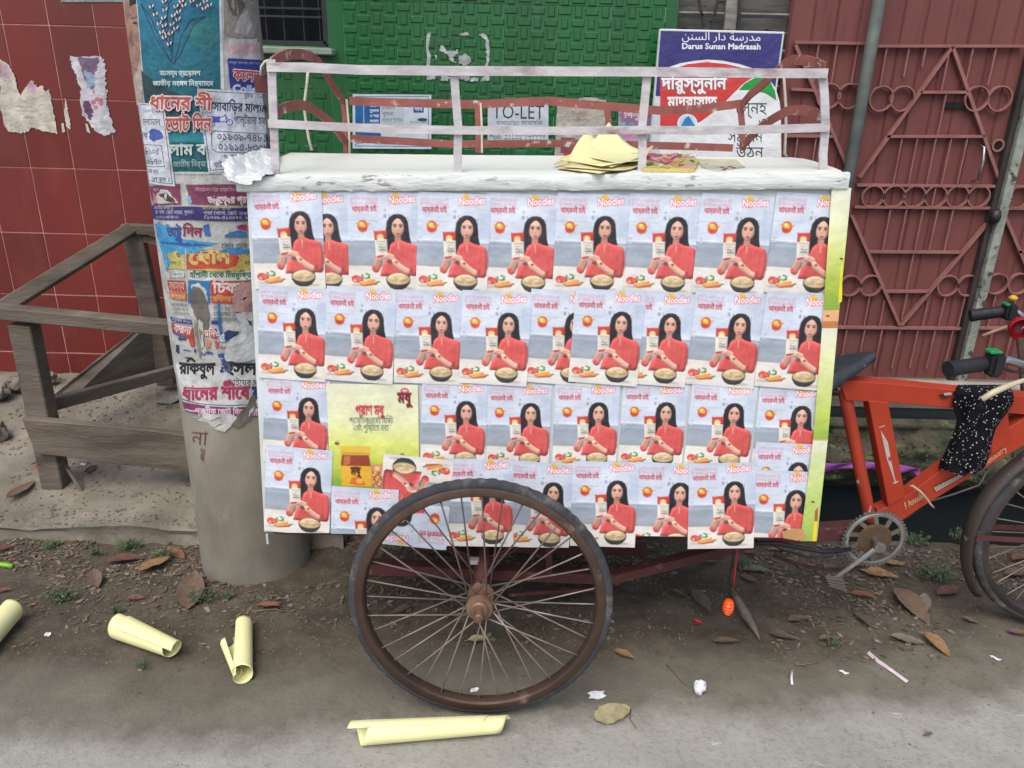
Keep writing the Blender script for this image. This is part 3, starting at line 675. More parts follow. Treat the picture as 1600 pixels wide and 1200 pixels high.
A.rough([(122,89),(155,90),(152,106),(146,120),(148,145),(138,136),(130,118)],'7d6480',2.00,6,7); A.rough([(131,110),(148,116),(150,134),(136,138)],'a0b4cc',2.00,7,7); A.rough([(130,160),(140,156),(146,172),(142,188),(133,176)],'704868',2.00,8,7)
for x,y in((146,160),(152,155),(158,162),(150,168),(157,157)): A.ell(x,y,4,3.5,'c07a86')
wall_art('torn_poster',A,WR,'torn narrow purple and white poster on the red wall, right of the cream scrap','poster',PRT2,'torn posters')
A=Art(planeT(WR)); A.rough([(101,153),(104,160),(107,176),(109,190),(110,203),(104,198),(100,180)],'c9c4bb',1.02,1,7); A.rough([(96,193),(99,192),(102,206),(97,207)],'c9c4bb',0.51,2,7); A.rough([(133,193),(137,194),(141,208),(136,206)],'c9c4bb',0.68,3,7)
wall_art('torn_poster',A,WR,'thin white paper slivers between the two torn posters on red wall','poster',PRT2,'torn posters')
A=Art(planeT(WR)); A.rect(95,-30,196,3,'a8b0b0'); A.line([(97,1.4),(194,1.4)],.8,'4a6a68')
wall_art('wall_notice',A,WR,'pale framed notice cut off by the top edge above the red tiles','notice',PRT2,'papers pasted on the red wall')
# ============================================================ CONCRETE POLE WITH PASTED POSTERS
PC=2.40
_a=atD(300.5,0,PC); _b=atD(409,930,PC)
PZ0,PZ1=_b.z,_a.z; RB,RT=.190,.178
def pax(z):
    t=(z-PZ0)/(PZ1-PZ0); return (_b.x+(_a.x-_b.x)*t, PC, RB+(RT-RB)*t)
def poleT(px,py):
    d=ray(px,py); D=PC-.15
    for _ in range(12):
        z=H+d.z*D/d.y; cx,cy,r=pax(z)
        kx=d.x/d.y; A_=kx*kx+1; B_=-2*(kx*cx+cy); C_=cx*cx+cy*cy-r*r; disc=B_*B_-4*A_*C_
        if disc<=0:
            D=-B_/(2*A_); over=math.sqrt(max(0,-disc))/(2*A_); sg=1 if kx*D>cx else -1
            ang=sg*(math.pi/2-.12+over*.6)
        else:
            D=(-B_-math.sqrt(disc))/(2*A_); ang=math.asin(max(-1,min(1,(kx*D-cx)/r)))
    return (ang*.184, H+d.z*D/d.y)
def poleP(s,z,h=0):
    cx,cy,r=pax(z); a=s/.184; rr=r+h+.0012; return Vector((cx+rr*math.sin(a),cy-rr*math.cos(a),z))
M_pole=mat('pole_concrete','908a7d','6b655a',rough=.92,scale=2.6,bump=.35,bs=40,c3='9a9588',thr=.62,s3=6,w3=.15,stretch=(1,1,.6))
pole=root('utility_pole',(_b.x,PC,-.03),'thick concrete utility pole plastered with layers of Bengali posters','pole')
mb=MB(); mb.grid(lambda u,v:(lambda z:(lambda c:(c[0]+(c[2]+.002*noise.noise(Vector((math.cos(u*6.283)*3,math.sin(u*6.283)*3,z*4))))*math.sin(u*6.28319),c[1]-(c[2])*math.cos(u*6.28319),z))(pax(z)))(-.25+v*4.6),64,60)
mb.build('shaft',M_pole,pole,smooth=True)
def pposter(art,name='poster',label=None,mt=PRT2,lift=0):
    xs_=[v[0] for v in art.v]; lo,hi=min(xs_),max(xs_); n=int((hi-lo)/.022)
    me=art.mesh(name,lambda x,y,h:poleP(x,y,h+lift),cuts=[lo+(hi-lo)*i/(n+1) for i in range(1,n+1)])
    o=art_obj(name,me,mt,pole)
    if label:o['label']=label
    return o
NA=lambda :Art(poleT,.00005)
A=NA(); A.rough([(190,-30),(250,-30),(348,-30),(350,60),(412,62),(424,250),(432,420),(440,560),(448,700),(410,640),(396,618),(385,640),(372,650),(360,668),(345,662),(336,668),(325,660),(308,656),(318,650),(300,644),(288,640),(270,560),(250,430),(236,290),(215,120)],'c2c3bf',1.0,3,3); pposter(A,label='base layer of torn whitish paper')
A=NA(); A.rough([(356,0),(372,-4),(398,2),(402,40),(396,60),(370,61),(352,52)],'8f8b82',1.5,1,4); A.rough([(354,2),(362,24),(372,26),(384,10),(378,0),(362,-4)],'5f5b52',1,5); A.rough([(372,30),(386,14),(394,40),(384,56),(366,50)],'b1ada6',1.5,8); pposter(A,label='bare patch of old paste on the concrete',lift=.0004)
L1=.0018
A=NA(); A.rect(192,-30,224,165,'b9aaa0'); A.poly([(196,-30),(212,-30),(222,30),(224,70),(216,110),(205,140)],'a58272'); A.poly([(200,-30),(212,-30),(216,5),(204,10)],'2c2724'); A.ell(212,36,3.6,1.6,'2e2420'); A.line([(206,29),(217,27)],1.6,'3a2d28'); A.poly([(206,44),(210,70),(206,74),(203,66)],'8c6656'); A.poly([(219,36),(224,40),(223,62),(219,68)],'b08c7c'); pposter(A,label='poster edge with part of a printed face',lift=L1*.5)
# teal election poster with a rice sheaf
A=NA(); 
A.poly([(212,-30),(344,-30),(354,271),(238,269)],'cfd4d2')
A.L(); st=[(0,'2a7fa6'),(.35,'22748c'),(.6,'1e6a78'),(1,'1a5f66')]; vs=[];cs=[]
for t,c in st:
    for sx in (0,.5,1): 
        y=-30+298*t; vs.append((213+25*t+sx*((346+6*t)-(213+25*t)-5),y)); cs.append(lin(c if sx<1 else st[min(3,st.index((t,c))+1)][1]))
A._add(vs,[(k*3+i,k*3+i+1,k*3+i+4,k*3+i+3) for k in range(3) for i in range(2)],cs)
A.rough([(222,110),(236,122),(262,140),(285,148),(285,205),(232,205)],'2a4a50',1,4); A.rough([(300,40),(335,20),(342,60),(320,80),(296,66)],'2f7d80',3,4); A.rough([(225,205),(320,206),(320,222),(232,222)],'2f8f9c',.6,4)
st=(272,101)
def blade(p,w): 
    A.line(p,w,'20304a')
for p in ([(272,101),(262,85),(250,60),(238,30),(222,6)],[(272,101),(256,80),(243,55),(232,30),(222,6)],[(272,101),(284,82),(294,58),(303,38),(320,26)],[(272,101),(278,80),(284,55),(298,32),(320,26)],[(270,92),(266,60),(262,30),(264,5),(285,-14)],[(268,80),(256,50),(246,22),(236,6)],[(270,80),(272,40),(280,10),(300,-10)]): A.line(p,1.1,'222b3c')
rnd=random.Random(3)
for path in ([(238,10),(244,22),(250,36),(254,50),(258,58)],[(258,2),(259,15),(257,28),(258,40),(262,52)],[(266,68),(268,52),(270,38),(272,24),(276,10),(284,2)],[(276,44),(279,30),(280,18),(288,8),(300,2)],[(300,2),(310,8),(318,13)],[(308,-4),(320,2),(326,8)]):
    for i,(x,y) in enumerate(path):
        for sgn in (-1,1):
            A.ell(x+sgn*2.4+rnd.uniform(-.6,.6),y+rnd.uniform(-2,2)-sgn,1.7,4,'3a2530',8,rot=.35*sgn); A.l-=0; A.ell(x+sgn*2.4,y-sgn,1.15,3.2,'e6d2cc',8,rot=.35*sgn)
A.text('আসন্ন ত্রেয়াদশ',253,118,313,118,11,'c9dada',.03); A.text('জাতীয় সংসদ িনর্বাচেন',243,134,332,134,11,'c9dada',.03)
A.text('ধােনর শী',238,170,330,172,30,'b8544e',.028,outline='dcd2ce',ooff=.06); A.text('েভাট িদন',262,204,330,204,30,'b8544e',.028,outline='dcd2ce',ooff=.06)
A.text('লাম ব',267,242,322,241,25,'c9d6d2',.03); A.text('িপ জাতীয় িনর্বা',262,261,322,260,13,'aac4c2',.02)
pposter(A,label='teal election poster with a sheaf of rice',lift=L1)
# college notice
A=NA(); A.rect(352,62,408,94,'cbbfc0'); A.rough([(353,70),(404,66),(404,82),(356,86)],'cfaeb0',1,6); A.poly([(355,91),(408,94),(414,142),(359,138)],'2d3a86'); A.text('মাহমুদ কেলজ: এল পেড়ন',357,99,407,101,5,'b8c0dc')
A.text('কেলজ',363,124,410,128,24,'c24a50',.028,outline='e9dfe2',ooff=.05); A.text('College',362,143,414,146,16,'c9d6f0',.05,outline='3a62b8',ooff=.04); pposter(A,label='blue college poster',lift=L1)
# removal-van notices
def van(A,x,y,s,c):
    A.ell(x+8*s,y+6*s,5*s,5*s,c,12); A.ell(x+8*s,y+6*s,3.8*s,3.8*s,'dfe3e8',12); A.ell(x+35*s,y+4*s,5*s,5*s,c,12); A.ell(x+35*s,y+4*s,3.8*s,3.8*s,'dfe3e8',12)
    A.rough([(x,y-6*s),(x+14*s,y-5*s),(x+20*s,y-6*s),(x+20*s,y+4*s),(x+4*s,y+4*s)],c,.5,2); A.line([(x+18*s,y-2*s),(x+28*s,y-7*s),(x+35*s,y+4*s)],1.2*s,c); A.line([(x+20*s,y+2*s),(x+30*s,y+4*s),(x+28*s,y-9*s)],1*s,c)
A=NA(); A.poly([(218,160),(258,163),(275,291),(236,286)],'d3d8de'); A.line([(222,163),(255,165.5),(271,287),(236,282)],.9,'3b4c86')
A.text('১৮০৭৩৪০',225,176,253,176,9,'5a6488'); A.text('ালামাল',226,195,252,196,15,'3b4878',.02); A.rough([(235,206),(240,201),(250,203),(256,210),(258,216),(248,218),(240,221),(236,215)],'4a5cae',1.4,3); A.text('হয়',222,215,233,215,12,'3b4878')
A.line([(222,225),(254,227),(259,260),(228,262)],.8,'3b4878'); A.text('৮১০৫',229,241,250,241,14,'31406e',.02); A.text('০৮৭০',231,257,254,257,14,'31406e',.02); A.text('না হয়,',234,270,250,271,9,'55608a'); A.text('রা হয় ।',240,283,266,284,10,'55608a'); pposter(A,label='small removal notice at the left edge of the pole',lift=L1*1.7)
A=NA(); A.poly([(308,138),(416,144),(428,252),(326,270)],'d6dbe2'); A.line([(420,147.5),(312,142),(329,266),(428,249)],1,'33427c')
A.text('মুইজ (১৯৯০',380,152,414,154,7,'6a7496'); A.text('বাসাবািড়র মালামা',321,172,418,176,20,'2a3862',.025); van(A,323,187,1,'3f55ac'); A.text('পাল্টােনা হয়',364,193,412,195,18,'2a3862',.02)
A.line([(334,204),(422,208),(426,236),(338,237),(331,232),(330,208),(334,204)],.9,'33427c'); A.text('০১৯৩৯-৭৪৮১০',338,218,423,222,17,'2a3862',.02); A.text('০১৯১৫-৮৩০৮৭',340,234,424,237,17,'2a3862',.02)
A.text('দক্ষতার সােথ',349,248,400,249,10,'4b578a',.01); A.text('খাট েখালা ও',333,261,382,260,12,'4b578a',.01); pposter(A,label='removal notice with two phone numbers',lift=L1*1.8)
# maroon and violet strips
A=NA(); A.rough([(234,291),(282,287),(283,319),(241,321)],'85405c',.6,4); A.rough([(241,312),(252,296),(262,296),(276,312),(281,317),(248,318)],'d1ccc8',.8,5); A.rough([(249,304),(260,300),(274,312),(276,317),(262,314),(254,308)],'4b4a48',1.2,6); A.text('দেল',241,299,249,299,7,'e0c4cc'); A.rough([(241,300),(247,310),(245,318),(242,318)],'c98a94',.8,3)
A.rough([(291,288),(394,288),(396,320),(299,319)],'85405c',.6,8); A.text('িবসিমল্লািহর রাহমািনর রািহম',306,299,382,299,8,'d8b6c4',.02); A.text('তারুেণ্যর প্র',325,317,384,317,15,'e3dadc',.05); A.rough([(293,306),(299,306),(300,317),(294,318)],'7fbccc',.8,4)
pposter(A,label='maroon poster strip with pale lettering',lift=L1)
A=NA(); A.poly([(238,320),(300,322),(398,324),(398,344),(300,343),(241,341)],'3b3472'); A.text('জাতীয় দলের ও',243,327,272,327,7,'cfcbe0',.02); A.text('রা হসা, েছাট ময়রা, খুলনা।',244,334,303,334,8,'cfcbe0',.01); A.text('০১৭৭১-৩৪ ৪৪ ৯১',245,341,280,341,7,'cfcbe0',.02)
A.text('মািলকী শাখা',317,328,360,328,9,'c8b46a',.02); A.text('পুঝা েখালা, েছাট বাজা',318,335,388,336,8,'cfcbe0',.02); A.text('০১৭৬৯-৪১৩৩৭৭, ০',318,342,386,343,8,'cfcbe0',.02); pposter(A,label='violet band with white small print',lift=L1*1.3)
# cyan torn vote poster
A=NA(); A.rough([(243,350),(250,346),(258,356),(264,372),(258,352),(264,350),(275,372),(290,374),(325,378),(345,380),(325,384),(290,388),(262,396),(268,410),(262,424),(256,400),(250,378)],'3f9ccb',.9,5,3); A.rough([(251,377),(280,378),(320,381),(332,383),(300,385),(255,381)],'2f62a4',.5,6)
A.rough([(275,386),(310,385),(325,391),(300,396),(282,398)],'4fa3cf',1,7); A.text('ভাট',262,369,284,370,22,'2c4f9c',.03); A.text('িদন',286,368,316,370,22,'8a2f45',.03); A.rough([(318,352),(327,350),(329,368),(320,368)],'3a6fb5',.8,8)
A.rough([(352,366),(368,360),(384,362),(386,370),(350,371)],'3f79b4',1,9); A.rough([(366,353),(384,350),(386,360),(374,358)],'a83a62',1,9); A.text('েসন তার',346,388,386,388,12,'38466e',.02); A.rough([(342,392),(360,386),(392,390),(392,396),(360,397)],'3b86c0',1.2,11)
A.rough([(275,375),(281,360),(287,375),(283,380)],'2c4f9c',.8,12); pposter(A,label='torn cyan vote poster',lift=L1*1.2)
# yellow and red clinic poster
A=NA(); A.rough([(258,394),(289,390),(290,421),(263,419)],'c9bd72',1,3); A.text('তা',277,402,284,402,11,'5d5432',.03); A.text('হাসপা েচ',263,414,284,415,10,'5d5432',.01)
A.poly([(292,392),(394,392),(398,422),(293,420)],'c8b25a'); A.rough([(292,393),(368,392),(374,402),(370,414),(352,420),(293,420)],'c4503c',.8,5); A.text('েযান',296,412,360,410,32,'dcc479',.05); A.text('িপ',374,399,388,399,10,'5d4a22',.02); A.text('প্রি',381,415,394,415,12,'5d4a22',.02)
A.line([(291,388),(291.5,422)],1.2,'d8d8d2'); A.rect(265,424,289,433,'d2d6d0'); A.text('িচিকৎসা',266,431,287,431,8,'5b7a6c'); A.rect(294,422,398,436,'cfd6cc'); A.text('হাঁপানী েথেক িচরমুিক্ত',298,433,392,433,12,'35674e',.03)
A.poly([(263,437),(290,438),(292,455),(266,453)],'bf4a3e'); A.text('স্বাস্থ্য',266,451,289,452,17,'dcc7c0',.02); A.poly([(266,455),(292,456),(293,470),(268,466)],'c47a46'); A.text('ও েচাখ',268,465,290,467,9,'e3cfa8',.02)
A.rect(295,438,328,473,'2f7db6'); A.rough([(300,445),(310,441),(322,452),(326,470),(312,468),(302,462)],'c9cdd0',1.2,6); A.poly([(329,437),(398,438),(401,473),(331,473)],'c0483c'); A.text('িচকন',333,457,385,457,25,'e0d2cc',.03); A.text('হাঁটার ও ব',333,470,385,470,11,'cf9a5a',.03)
for k in range(3): A.text('ও রক্ত জনেব আর শেহ',268+k*2,477+k*7,293+k*2,479+k*7,7,'75787c')
for k in range(3): A.text('হঠাৎ যা অঙ্গ িমলা',334,484+k*9,372,484+k*9,9,'60646c')
A.poly([(268,494),(300,499),(301,506),(270,501)],'2f4486'); A.text('পুরুেষর জন্য',270,500,299,505,6,'c6cce0',.02); A.poly([(270,503),(302,509),(306,540),(300,542),(296,528),(272,520)],'bd4a40'); A.text('করনা',273,517,299,522,18,'dccac6',.04)
A.rough([(272,519),(296,526),(282,526)],'2f62a4',.6,7); A.rect(331,500,344,506,'2f4486')
A.rough([(341,468),(343,470),(347,515),(352,535),(344,524),(340,500)],'2c6cab',.6,8); A.text('৫',343,532,352,532,17,'d6dde6',.06,outline='2c6cab',ooff=.06)
pposter(A,label='red and yellow clinic poster, heavily torn',lift=L1*1.1)
A=NA(); A.rough([(297,460),(303,446),(312,449),(320,458),(325,474),(328,492),(326,512),(318,520),(312,512),(307,494),(300,478)],'6d695f',1.1,11,3); A.rough([(305,500),(318,520),(320,540),(314,560),(310,548),(306,520)],'8a867a',1,12,3); A.rough([(312,497),(318,505),(320,540),(326,548),(318,552),(312,520)],'c6c4bd',1.2,13); pposter(A,'poster','bare grey strip torn out of the posters',lift=L1*1.9)
A=NA()
for i,(x,y,w,h,c) in enumerate([(318,512,10,14,'b8463f'),(330,512,9,18,'b8463f'),(322,530,7,14,'c9854a'),(336,532,8,12,'c0584c'),(345,540,12,5,'b8506a'),(316,549,6,6,'3b68a6'),(324,549,10,5,'34589c'),(341,552,10,6,'34589c'),(346,560,7,10,'39549a'),(280,527,12,4,'4d3c50'),(277,538,5,14,'27386a'),(288,546,12,2.5,'27386a'),(290,557,8,3,'4a4a52'),(344,572,6,10,'33476e'),(304,545,4,6,'27386a')]): A.rough([(x,y),(x+w,y+1),(x+w-1,y+h),(x+1,y+h-1)],c,min(w,h)*.28,i+1,4)
A.text('রিনও',320,524,344,525,14,'e2d8d2',.03); A.rough([(365,452),(375,440),(396,438),(400,470),(396,485),(382,490),(366,486),(362,470)],'b98f8c',1.5,4); A.ell(381,466,4,1.6,'2c2628',8,rot=-.6)
A.rough([(350,520),(356,515),(374,518),(366,526),(352,533)],'2a3566',.8,6); A.rough([(384,498),(392,502),(400,515),(402,530),(394,512)],'2a3566',.6,7); A.rough([(366,490),(396,486),(402,500),(404,540),(400,560),(372,566),(352,562),(352,545),(362,528),(378,520),(372,500)],'c9cdd1',1.5,8); pposter(A,label='fragments of torn red, blue and pink posters',lift=L1*1.6)
# lowest poster
A=NA(); A.poly([(276,566),(300,566),(412,568),(420,640),(288,628)],'d2d4d2'); A.text('রিকবুল',282,583,336,584,27,'26262c',.04); A.text('ইসল',351,583,400,585,27,'26262c',.04); A.rough([(349,570),(356,566),(362,574),(358,582),(351,580)],'5a6486',1.5,3); A.text('ভাইেয়র স',357,602,402,603,15,'34343a',.02)
A.text('ধােনর শীেষ',287,624,390,622,30,'b43a62',.05); A.text('ে',394,622,408,623,28,'2b4a86',.06)
A.line([(285,622),(300,627),(340,632),(380,632),(418,629)],1.4,'3a6f80'); A.poly([(286,626),(310,631),(345,635),(380,635),(420,632),(422,648),(380,650),(340,648),(290,640)],'8a3a68'); A.text('প্রতীক েভাট িদন েজাট',306,646,404,649,14,'d8c6d2',.03)
A.rough([(288,639),(304,643),(320,640),(318,652),(300,650),(330,656),(345,650),(352,662),(336,668),(322,664),(352,674),(362,664),(374,652),(352,644),(330,646),(310,640)],'ccccc8',1.2,6,3); pposter(A,label='lowest poster with black and crimson lettering',lift=L1*1.4)
A=NA(); A.rough([(376,642),(384,636),(392,618),(398,616),(400,634),(392,652),(380,664),(368,668),(362,662)],'6f6b62',1.2,8,3); A.rough([(390,640),(397,634),(394,642),(388,650)],'c9c9c6',.5,3); pposter(A,label='bare patch through the lowest poster',lift=L1*2.1)
A=NA(); A.text('না',299,694,324,696,32,'7a564c'); A.rough([(314,700),(320,702),(318,722),(314,716)],'7c6056',1,3); pposter(A,'painted_letters','faded red painted letters',mt=PRT2,lift=.0003)
# ============================================================ WOODEN FRAME
M_wood=mat('weathered_wood','6b6156','4b4339',rough=.93,scale=5,bump=.7,bs=45,stretch=(.6,.6,3),c3='746b60',thr=.58,s3=8,w3=.15,dist=.006)
wf=root('wooden_frame',(-1.9,2.9,.05),'weathered grey wooden stand frame leaning open between the red wall and pole','frame')
def wbeam(nm,a,Da,b,Db,w,h,**k):
    mb=MB(); mb.beam(atD(*a,Da),atD(*b,Db),w,h,**k); mb.build(nm,M_wood,wf,bevel=.004,jit=.006)
wbeam('rail',(-30,484),2.74,(285,515),2.74,.06,.05); wbeam('rail',(2,484),2.78,(203,360),3.44,.05,.055); wbeam('rail',(192,358),3.45,(320,362),3.45,.045,.045)
wbeam('brace',(212,370),3.46,(330,402),3.46,.02,.035)
wbeam('leg',(38,505),2.76,(92,776),2.76,.07,.085); wbeam('leg',(207,357),3.47,(262,600),3.47,.05,.085); wbeam('leg',(290,520),2.80,(322,760),2.80,.06,.07)
wbeam('side_board',(40,642),2.76,(298,574),3.4,.03,.055)
mb=MB(); mb.prism([atD(x,y,2.70) for x,y in((34,654),(140,662),(230,672),(300,680),(306,738),(180,724),(110,716),(56,710))],(0,.035,0)); mb.build('front_board',M_wood,wf,bevel=.004,jit=.008)
mb=MB(); mb.prism([atD(x,y,D) for x,y,D in((78,622,3.0),(150,562,3.2),(226,505,3.42),(238,512,3.45),(242,580,3.45),(168,604,3.25),(100,626,3.0))],(.02,.03,0)); mb.build('loose_board',M_wood,wf,bevel=.003,jit=.006)
mb=MB(); mb.beam(atD(99,722,2.78),atD(132,772,2.72),.012,.012); mb.build('stick',M_wood,wf)
# ============================================================ VENDING TRICYCLE
TL=atD(385,294,1.955); TR=atD(1327,292,1.93); BL=atD(413,831,1.80)
PU=(TR-TL).normalized(); pn=PU.cross(BL-TL).normalized(); 
if pn.y>0: pn=-pn
PV=pn.cross(PU).normalized()
if PV.z>0: PV=-PV            # downwards along the panel
def panT(x,y): q=atP(x,y,TL,pn)-TL; return (q.dot(PU),q.dot(PV))
def panP(u,v,h=0): return TL+PU*u+PV*v+pn*(h+.0012)
BR=atP(1273,841,TL,pn)
M_cartw=mat('peeling_white_paint','c2c8c8','a9b0b1',rough=.55,scale=3,bump=.3,bs=25,c3='746f68',thr=.66,s3=9,w3=.05,dist=.006)
M_top=mat('cream_enamelled_sheet','e2e3d8','d6dad2',rough=.42,scale=2,bump=.12,bs=10,c3='a3aeb2',thr=.63,s3=6,w3=.12,stretch=(.5,1.6,1))
M_rust=mat('dusty_maroon_iron','5a2c2b','43211f',rough=.8,scale=8,bump=.3,bs=50,c3='7d6a62',thr=.62,s3=14,w3=.15)
M_rail=mat('whitewashed_iron','c4c1c2','a8a2a4',rough=.75,scale=30,bump=.4,bs=60,c3='7d5a5c',thr=.57,s3=16,w3=.16,stretch=(.5,1,1.4))
M_rrail=mat('faded_red_iron','94564f','7d4840',rough=.8,scale=10,bump=.3,bs=50,c3='c4b9b0',thr=.58,s3=26,w3=.1)
M_cream=mat('cream_dripped_paint','c9c2b2','b3aa9a',rough=.7,scale=20,bump=.2)
cart=root('vending_tricycle',(TL.x+.7,1.9,0),'three-wheeled vending cart with white top and orange front frame, box covered in red noodle posters','tricycle cart')
# box
bk=2.50
mb=MB(); f4=[TL,TR,BR,BL]; i=[panP(*panT(*proj(p)),-.02) for p in f4]
back=[Vector((TL.x+.02,bk,TL.z)),Vector((TR.x-.01,bk,TL.z)),Vector((BR.x-.01,bk,BR.z+.02)),Vector((BL.x+.02,bk,BL.z+.02))]
f5=[p-pn*.0008 for p in f4]
mb.hexa(f5,back); mb.build('box_body',M_cartw,cart)
# top slab, on a slightly tilted plane
ta,tb,tc=atD(372,275,1.955),atD(1322,270,1.925),atD(440,239,2.46)
SN=(tb-ta).cross(tc-ta).normalized()
if SN.z<0: SN=-SN
def sl_(px,py,h=0): return atP(px,py,ta,SN)+SN*h
def slz(x,y): return ta.z-((x-ta.x)*SN.x+(y-ta.y)*SN.y)/SN.z
TH=.038
zt=ta.z
P=[ta,tb+Vector((-.01,-.004,0)),tb+Vector((.004,.02,0))]+[sl_(*p) for p in ((1318,266.5),(1306,261.5),(1290,256.5),(1275,251.5),(1258,247.5),(1236,245.5),(900,243),(700,241.5),(540,239.5),(452,238))]+[ta.lerp(tc,.55)+Vector((.004,0,0))]
rim=[Vector((p.x,p.y,slz(p.x,p.y))) for p in P]
mb=MB(); mb.prism([p-SN*TH for p in rim],SN*TH); mb.build('top_slab',M_top,cart,bevel=.006,seg=2)
M_edge=mat('battered_edge_strip','d8dbd6','c2c8c4',rough=.7,scale=12,bump=.6,bs=30,c3='8b877f',thr=.59,s3=42,w3=.05,stretch=(.4,1,1.6),dist=.01)
mb=MB(); a=rim[0]+Vector((-.004,-.005,-TH/2)); b=rim[2]+Vector((.002,-.028,-TH/2))
nseg=110
def edg(u,v):
    p=a.lerp(b,u); j=.0025*noise.noise(Vector((u*60,v*5,2)))+.002*noise.noise(Vector((u*14,v*2,8)))
    k=min(5,int(round(v*5))); dy,dz=((.014,TH/2+.0015),(0,TH/2),(-.003,TH/2-.007),(-.003,-TH/2+.005),(0,-TH/2),(.008,-TH/2-.001))[k]
    return Vector((p.x,p.y+dy+j-.002,p.z+dz+j*.6))
mb.grid(edg,nseg,5); mb.build('edge_strip',M_edge,cart,smooth=math.radians(50))
# rails
RD=1.985
def zat(px,py,D): return atD(px,py,D)
def strip(nm,pts,Ds,w,th,m=M_rail,up=(0,0,1)):
    P=[atD(x,y,(Ds[k] if isinstance(Ds,(list,tuple)) else Ds)) for k,(x,y) in enumerate(pts)]
    mb=MB(); mb.ribbon(P,w,th,up); return mb.build(nm,m,cart,jit=.0015)
strip('top_rail',[(417,104),(480,105),(560,109),(640,110.5),(711,111),(800,111),(900,112),(1006,112),(1100,113),(1200,114),(1293,115)],RD-.008,.0215,.006)
strip('middle_rail',[(419,193),(500,197),(600,201),(715,203),(800,204),(900,204),(1004,203),(1100,204),(1200,202),(1296,199)],RD-.008,.0195,.006)
for pts in ([(424,92),(426,150),(428,200),(430,262)],[(709,112),(712,150),(716,200),(715,240),(716,276)],[(1012,112),(1008,150),(1003,200),(1004,240),(1001,282)],[(1285,112),(1288,150),(1290,200),(1286,240),(1284,281)]):
    P=[atD(x,y,RD) for x,y in pts]; P[-1].z=slz(P[-1].x,P[-1].y)-.002; mb=MB(); mb.ribbon(P,.020,.006,(1,0,0)); mb.build('post',M_rail,cart,jit=.0012)
BD=2.46
strip('back_top_rail',[(546,158),(620,160),(740,163),(800,160),(860,158),(950,166),(1010,171),(1030,173),(1090,171),(1158,162)],BD,.024,.005,M_rrail)
strip('back_middle_rail',[(541,216),(620,220),(700,225),(800,225),(900,224),(1000,227),(1080,229),(1145,231)],BD,.022,.005,M_rrail)
for (x0,y0_),x1 in (((537,155),541),((746,160),747),((948,165),953),((1156,162),1160)):
    p=atD(x0,y0_,BD); q=atD(x1,240,BD); q=Vector((q.x,q.y,slz(q.x,q.y)-.004)); mb=MB(); mb.ribbon([p,p.lerp(q,.5)+Vector((.003,0,0)),q],.018,.005,(1,0,0)); mb.build('back_post',M_rrail,cart,jit=.0015)
    if x0 in(746,537): mb=MB(); mb.ribbon([p+Vector((.010,-.006,0)),p.lerp(q,.5)+Vector((.013,-.006,0)),q+Vector((.012,-.006,0))],.006,.003,(1,0,0)); mb.build('paint_drip',M_cream,cart,jit=.002)
def arch(pts,Ds,nm='end_arch',w=.024): 
    strip(nm,pts,Ds,w,.006,M_rrail)
arch([(424,98),(436,90),(450,85),(468,84),(485,88),(498,97),(512,120),(526,143),(537,157)],[1.99,2.05,2.1,2.16,2.22,2.28,2.34,2.4,2.455])
arch([(428,180),(440,171),(455,165),(472,164),(488,169),(505,182),(520,193),(532,212),(541,222)],[1.99,2.05,2.1,2.16,2.22,2.28,2.34,2.4,2.455])
arch([(1288,106),(1275,98),(1258,94),(1240,93),(1226,99),(1208,116),(1190,133),(1172,148),(1158,165)],[1.99,2.05,2.1,2.16,2.22,2.28,2.34,2.4,2.455])
arch([(1290,188),(1272,176),(1252,172),(1232,173),(1215,182),(1200,191),(1185,202),(1172,215),(1160,228)],[1.99,2.05,2.1,2.16,2.22,2.28,2.34,2.4,2.455])
def rod(nm,pts,Ds,r,m): 
    mb=MB(); mb.tube([atD(x,y,(Ds[k] if isinstance(Ds,list) else Ds)) for k,(x,y) in enumerate(pts)],r,6); return mb.build(nm,m,cart,smooth=True)
rod('side_rod',[(482,104),(479,135),(475,165),(478,190),(482,215),(487,235)],2.24,.0042,M_cream); rod('side_rod',[(1224,112),(1226,140),(1228,168),(1228,200),(1226,240),(1229,245)],2.30,.004,M_cream)
rod('hook',[(407,118),(408,104),(414,96),(424,93)],1.985,.003,M_cream); rod('binding_wire',[(1227,168),(1245,169),(1262,175),(1284,188)],[2.28,2.2,2.1,2.0],.0025,M_cream)
rod('binding_wire',[(1229,106),(1240,99),(1255,100),(1262,104)],[2.28,2.2,2.15,2.1],.0022,M_cream); rod('binding_wire',[(1278,98),(1286,104),(1291,112)],[2.03,2.0,1.98],.0022,M_cream)
p=atD(414,131,2.0); mb=MB(); mb.box(p,(.05,.006,.042)); mb.build('hanging_plate',M_rust,cart,bevel=.001)
